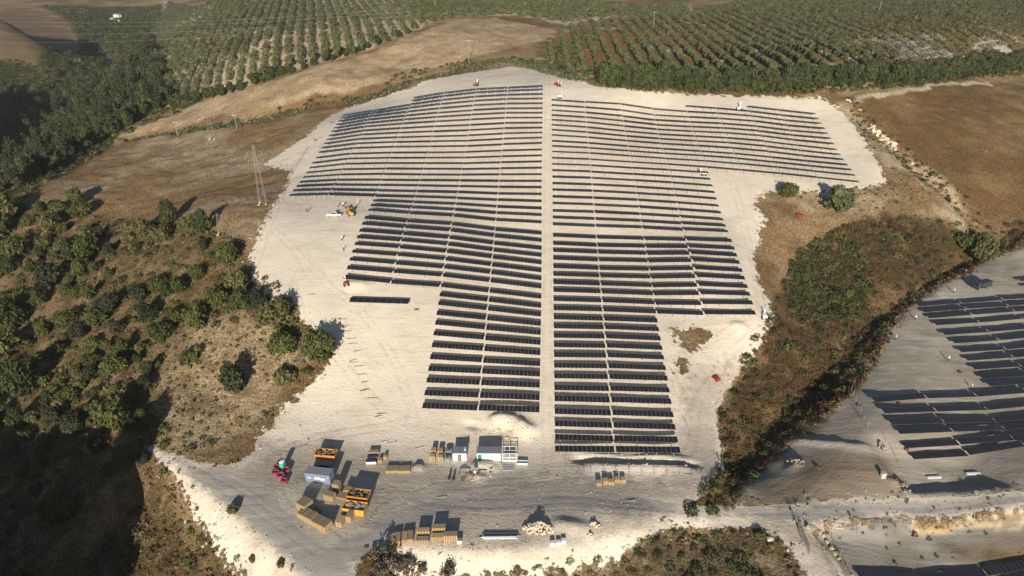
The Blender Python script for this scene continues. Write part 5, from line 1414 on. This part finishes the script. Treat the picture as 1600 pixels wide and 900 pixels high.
# ------------------------------------------------------------------ people
def person_mesh(seed, vest, pose):
    q = random.Random(seed)
    pts_ = [(0, 0, .95), (0, 0, 1.2), (0, 0, 1.42), (0, 0, 1.52), (0, .01, 1.66)]
    ed = [(0, 1), (1, 2), (2, 3), (3, 4)]; rad = [.15, .16, .17, .06, .105]
    for s in (-1, 1):
        b0 = len(pts_); sp = .1 + .05 * pose
        pts_ += [(s * .1, 0, .9), (s * sp, .04 * s * pose, .5), (s * sp, .1 * s * pose, .08), (s * sp, .1 * s * pose - .14, .05)]
        ed += [(0, b0), (b0, b0 + 1), (b0 + 1, b0 + 2), (b0 + 2, b0 + 3)]; rad += [.1, .07, .05, .045]
        b0 = len(pts_)
        pts_ += [(s * .2, 0, 1.4), (s * .27, -.05, 1.13), (s * (.27 - .06 * pose), -.25 * pose, .92 + .12 * pose), (s * (.26 - .06 * pose), -.32 * pose, .85 + .12 * pose)]
        ed += [(2, b0), (b0, b0 + 1), (b0 + 1, b0 + 2), (b0 + 2, b0 + 3)]; rad += [.07, .055, .042, .04]
    me_ = bpy.data.meshes.new('body'); me_.from_pydata(pts_, ed, [])
    o = bpy.data.objects.new('tmp', me_); col.objects.link(o)
    o.modifiers.new('s', 'SKIN'); sv = me_.skin_vertices[0].data
    for i, r0 in enumerate(rad): sv[i].radius = (r0, r0)
    sv[0].use_root = True
    o.modifiers.new('u', 'SUBSURF').levels = 1
    bpy.context.view_layer.update()
    m2 = bpy.data.meshes.new_from_object(o.evaluated_get(bpy.context.evaluated_depsgraph_get())); bpy.data.objects.remove(o)
    for m in (m_cloth, vest, m_skin, m_black): m2.materials.append(m)
    for p in m2.polygons:
        c = p.center
        p.material_index = 3 if c.z < .09 else (0 if c.z < .96 and abs(c.x) < .22 else (1 if c.z < 1.49 and not (c.z < 1.0) else 2)); p.use_smooth = True
    return m2
PB = [person_mesh(1, m_hivis, .3), person_mesh(2, m_cloth, .8), person_mesh(3, m_bag, .5)]
hm = MB().lathe([(.15, 0), (.14, .06), (.1, .12), (.01, .15)], 10).box((0, -.12, .01), (.16, .12, .02)).mesh('helmet', m_white)
for i, (x, y, b_, rz, lab) in enumerate(((480, 332, 1, 40, 'person in dark clothes standing alone on open sand left of the pickup'),
        (534.5, 376, 2, 200, 'person in a white shirt walking below the pickup'), (537, 393, 1, 80, 'person in dark clothes crouched over tools below the white-shirted person'),
        (528, 324, 0, 100, 'person in a bright vest behind the white pickup'), (536, 323, 2, 30, 'person in a pale shirt beside the telehandler boom'),
        (559, 321, 2, 250, 'person in a pale shirt handling bars above the telehandler'), (1481, 564, 2, 120, 'person in a white shirt on grey ground by the upper park rows'),
        (1399, 531, 0, 20, 'person in a bright vest walking on open grey ground'), (1430, 500, 2, 300, 'person in a white shirt near the top row of the grey park'),
        (1517, 608, 2, 60, 'person in a white shirt between the two groups of park rows'), (1490, 458, 0, 10, 'person in a bright vest left of the dark tipper truck'), (518.5, 194, 1, 0, 'person in dark clothes on the track beside the upper left tables'),
        (492.5, 222, 1, 0, 'person in dark clothes lower down the track beside the upper left tables'))):
    e = thing('person', x, y, R(rz), lab, 'person')
    link('body', PB[b_], e); h_ = link('helmet', hm, e); h_.location = (0, .01, 1.68)

# ------------------------------------------------------------------ pylons, poles and wires
def top_z(p, ytop): return CAM_H - p.y * math.tan(PITCH + math.atan((ytop - 450) / FPX))
def lattice(px, py, ytop, label, w=1.3, arm=3.0):
    p = at(px, py); H = top_z(p, ytop) - p.z
    e = empty('lattice_pylon', p, R(10), label=label, cat='pylon')
    b = MB(); n_ = max(6, int(H / 2)); t = max(.04, .055 * H / 18)
    def w_at(z): return w * (1 - .78 * z / H)
    lv = [H * i / n_ for i in range(n_ + 1)]
    cs = ((-1, -1), (1, -1), (1, 1), (-1, 1))
    for i in range(n_):
        a0, a1 = w_at(lv[i]), w_at(lv[i + 1])
        for k in range(4):
            c0, c1 = cs[k], cs[(k + 1) % 4]
            b.bar((c0[0] * a0, c0[1] * a0, lv[i]), (c0[0] * a1, c0[1] * a1, lv[i + 1]), t)
            u, v_ = (c0, c1) if i % 2 else (c1, c0)
            b.bar((u[0] * a0, u[1] * a0, lv[i]), (v_[0] * a1, v_[1] * a1, lv[i + 1]), t * .55)
    b.build('tower', m_lattice, e)
    for j, z in enumerate((H * .88, H * .74) if H > 12 else (H * .9,)):
        a_ = MB().bar((-arm, 0, z), (arm, 0, z), t).bar((-arm, 0, z), (0, 0, z + .9), t * .6).bar((arm, 0, z), (0, 0, z + .9), t * .6).build('cross_arm', m_lattice, e)
        for s in (-1, 1): MB().tube((s * arm * .95, 0, z), (s * arm * .95, 0, z - .9), .09, n=6).build('insulator', m_ins, a_)
    for c_ in cs: MB().box((c_[0] * w, c_[1] * w, .1), (.6, .6, .5)).build('footing', m_conc, e)
    return p, H
py1 = lattice(411, 318, 226, 'tall pale lattice pylon on the dry slope left of the site', 1.2, 2.6)
py2 = lattice(332, 217, 172, 'pale lattice pylon standing in the gully left of the site', 1.2, 2.6)
lattice(345, 366, 334, 'short grey lattice pylon beside the trees at the sand edge', .8, 1.4)
lattice(248, 101, 75, 'grey lattice pylon rising from the valley wood', 1.5, 3.5)
lattice(602, 36, 1, 'slender lattice pylon standing among olive rows behind the stubble field', 1.6, 3.5)
def pole(px, py, ytop, label):
    p = at(px, py); H = top_z(p, ytop) - p.z
    e = empty('utility_pole', p, .2, label=label, cat='pole')
    MB().tube((0, 0, -.3), (0, 0, H), .22, .14, 8).build('shaft', m_lattice, e)
    a_ = MB().box((0, 0, H - .4), (2.4, .15, .15)).build('cross_arm', m_galv, e)
    for s in (-1, 0, 1): MB().tube((s * 1.05, 0, H - .33), (s * 1.05, 0, H), .07, n=6).build('insulator', m_ins, a_)
    return p, H
pole(278, 213, 190, 'thin pole at the edge of the gully below the stubble field')
pole(370, 203, 179, 'pole standing in the green reeds of the gully')
pole(184, 172, 154, 'pole in the bushes at the valley edge')
pole(733, 98, 62, 'pole in the gully bushes behind the crest')
pole(1021, 42, 18, 'pole among the olive trees behind the hedge')
pole(1373, 20, -4, 'pole on the skyline side of the right olive grove')
pole(680, 16, -6, 'pole among the far olive rows behind the stubble field')
def wire(a, b, sag, label, r=.05):
    bmb = MB(); prev = None
    for i in range(25):
        t = i / 24; p = a.lerp(b, t) - Vector((0, 0, sag * 4 * t * (1 - t)))
        if prev is not None: bmb.tube(prev, p, r, n=4, cap=False)
        prev = p
    o = bmb.build('power_line', m_galv); return tag(o, label, 'power line', 'wires over the valley')
for (x0, y0), (x1, y1), dd in (((-60, 31), (640, 12), 0), ((-60, 38), (640, 17), 3), ((-60, 51), (640, 24), 0), ((-60, 65), (640, 32), 3)):
    d0 = ray(x0, y0); d1 = ray(x1, y1)
    A_ = Vector(EYE + d0 * (560 + dd) / d0[1]); B_ = Vector(EYE + d1 * (470 + dd) / d1[1])
    wire(A_, B_, 5, 'thin pale wire strung across the valley at the back', .03)

# ------------------------------------------------------------------ fences
m_post = simple('fence_post', (.30, .31, .30), .6, .3)
def fence(px_line, gap, h, label, wires=4, r=.045):
    P_ = G(px_line); sg = np.linalg.norm(np.diff(P_[:, :2], axis=0), axis=1); cu = np.concatenate([[0], np.cumsum(sg)])
    p0 = Vector((P_[0][0], P_[0][1], gz(P_[0][0], P_[0][1]))); e = empty('wire_fence', p0, 0, label=label, cat='fence')
    post = shared(('fp', h, r), lambda: MB().tube((0, 0, -.3), (0, 0, h), r, n=6).mesh('post', m_post)); tops = []
    for s in np.arange(0, cu[-1] + .01, gap):
        x = float(np.interp(s, cu, P_[:, 0])); y = float(np.interp(s, cu, P_[:, 1])); v = Vector((x, y, gz(x, y))) - p0
        o = link('post', post, e); o.location = v; tops.append(v)
    for k in range(wires):
        b = MB()
        for a_, c_ in zip(tops[:-1], tops[1:]):
            z = Vector((0, 0, h * (k + 1) / (wires + .2))); b.tube(a_ + z, c_ + z, .012, n=3, cap=False)
        b.build('wire', m_galv, e)
    return e
fence([(884, 741), (940, 742.5), (1000, 743), (1095, 745)], 3.0, 2.0, 'thin wire fence on posts in front of the trench spoil')
fence([(690, 119), (740, 112), (800, 104), (835, 108), (880, 122), (935, 137)], 3.2, 2.2, 'wire fence along the crest of the site', 3, .05)
fence([(1289, 828), (1303, 850), (1325, 890), (1335, 915)], 2.6, 2.0, 'wire fence beside the boulders of the lower track')
fence([(1289, 828), (1350, 822), (1440, 813), (1520, 805), (1610, 796)], 3.4, 1.9, 'wire fence below the right-hand road bank', 3)
fence([(1330, 610), (1345, 650), (1358, 675)], 3.0, 2.0, 'wire fence at the left edge of the grey park', 3)
fence([(1384, 690), (1398, 712), (1412, 740)], 3.0, 2.0, 'wire fence beside the stones at the park corner', 3)
e = empty('sliding_gate', at(1246, 820), 0, label='long dark sliding gate left open along the lower track', cat='gate')
p0 = at(1246, 820); p1 = at(1262, 872); d = p1 - p0; L_ = d.length; e.rotation_euler = (0, 0, math.atan2(d.y, d.x))
f = MB()
for z in (.2, 1.0, 1.8): f.bar((0, 0, z), (L_, 0, z + d.z * (0)), .07)
f.build('rail', m_black, e)
for i in range(int(L_ / .45)): MB().box((.2 + i * .45, 0, 1.0), (.05, .05, 1.6)).build('bar', m_black, e)
MB().tube((0, 0, -.2), (0, 0, 2.4), .1, n=6).build('gate_post', m_loam, e)
e = empty('flag_mast', at(1241, 814), 0, label='thin tall mast at the head of the sliding gate', cat='mast')
MB().tube((0, 0, 0), (0, 0, 3.6), .06, .04, n=6).build('shaft', m_black, e); MB().box((0, 0, .1), (.5, .5, .2)).build('base', m_conc, e)

# ------------------------------------------------------------------ buildings in the valley
p = at(178, 34); e = empty('farmhouse', p, R(12), label='white farmhouse in the far valley among trees', cat='house')
MB().box((0, 0, 2.4), (9, 7, 5.2)).build('wall', m_white, e)
r0 = MB().prism([(-5, 5), (5, 5), (0, 7)], -3.8, 3.8).build('roof', simple('roof_tile', (.42, .2, .12), .8), e); MB().box((2.5, 1, 6.9), (.7, .7, 1.6)).build('chimney', m_white, r0)
MB().box((6.5, 2, 1.6), (5, 6, 3.4)).build('annex', m_white, e); MB().box((6.5, 2, 3.4), (5.4, 6.4, .2)).build('annex_roof', m_grey, e)
for x in (-2.6, 2.6):
    for z in (1.5, 3.9): w_ = MB().box((x, -3.52, z), (1.2, .1, 1.3)).build('window', m_dark, e)
MB().box((0, -3.53, 1.1), (1.2, .1, 2.2)).build('door', m_wood_old, e)
p = at(184, 27); e = empty('white_barn', p, R(-20), label='white barn with blue-grey roof behind the farmhouse', cat='barn')
MB().box((0, 0, 2), (10, 7, 4.2)).build('wall', m_white, e); MB().prism([(-5.4, 4.05), (5.4, 4.05), (0, 6)], -3.8, 3.8).build('roof', m_grey, e); MB().box((1, -3.53, 1.6), (3, .1, 3.0)).build('door', m_blue, e)
p = at(118, 96); e = empty('farm_shed', p, R(14), label='low tan farm shed on the far side of the valley road', cat='shed')
MB().box((0, 0, 1.5), (11, 5, 3.2)).build('wall', m_stone, e); MB().box((0, 0, 3.2), (11.8, 5.8, .3)).build('roof', m_card, e); MB().box((-2, -2.53, 1.2), (2.4, .1, 2.3)).build('door', m_wood_old, e)
# valley road
rp = G([(150, 60), (158, 72), (170, 86), (176, 100), (182, 112)])
V_ = []; F_ = []
seg_pts = []
for i in range(len(rp) - 1):
    for t in np.linspace(0, 1, 20, endpoint=False): seg_pts.append(rp[i] * (1 - t) + rp[i + 1] * t)
seg_pts = np.array(seg_pts)
for i in range(len(seg_pts)):
    a_ = seg_pts[max(i - 1, 0)]; c_ = seg_pts[min(i + 1, len(seg_pts) - 1)]; dd = (c_ - a_)[:2]; dd = dd / (np.linalg.norm(dd) + 1e-9); nn = np.array([-dd[1], dd[0]])
    for s in (-3.2, 3.2):
        q_ = seg_pts[i][:2] + nn * s; V_.append((q_[0], q_[1], gz(*q_) + .25))
for i in range(len(seg_pts) - 1): F_.append((2 * i, 2 * i + 1, 2 * i + 3, 2 * i + 2))
tag(link('valley_road', mesh_np('valley_road', np.array(V_), np.array(F_), [simple('asphalt', (.09, .09, .1), .9)])), kind='structure')

# ------------------------------------------------------------------ thin morning haze round everything
m_h = bpy.data.materials.new('haze'); m_h.use_nodes = True
ht = m_h.node_tree; ht.nodes.clear()
ho = ht.nodes.new('ShaderNodeOutputMaterial'); hv = ht.nodes.new('ShaderNodeVolumePrincipled')
hv.inputs['Color'].default_value = (.86, .88, .92, 1); hv.inputs['Density'].default_value = 0.00007; hv.inputs['Anisotropy'].default_value = .1
ht.links.new(hv.outputs[0], ho.inputs['Volume'])
z0, z1 = float(HZ.min()) - 1, max(float(HZ.max()), CAM_H) + 22
hz = MB().box(((GX[0] + GX[-1]) / 2, (GY[0] + GY[-1]) / 2, (z0 + z1) / 2), (GX[-1] - GX[0] + 40, GY[-1] - GY[0] + 40, z1 - z0)).build('haze', m_h)
tag(hz, 'thin pale haze filling the air over the whole valley', 'haze', kind='stuff')
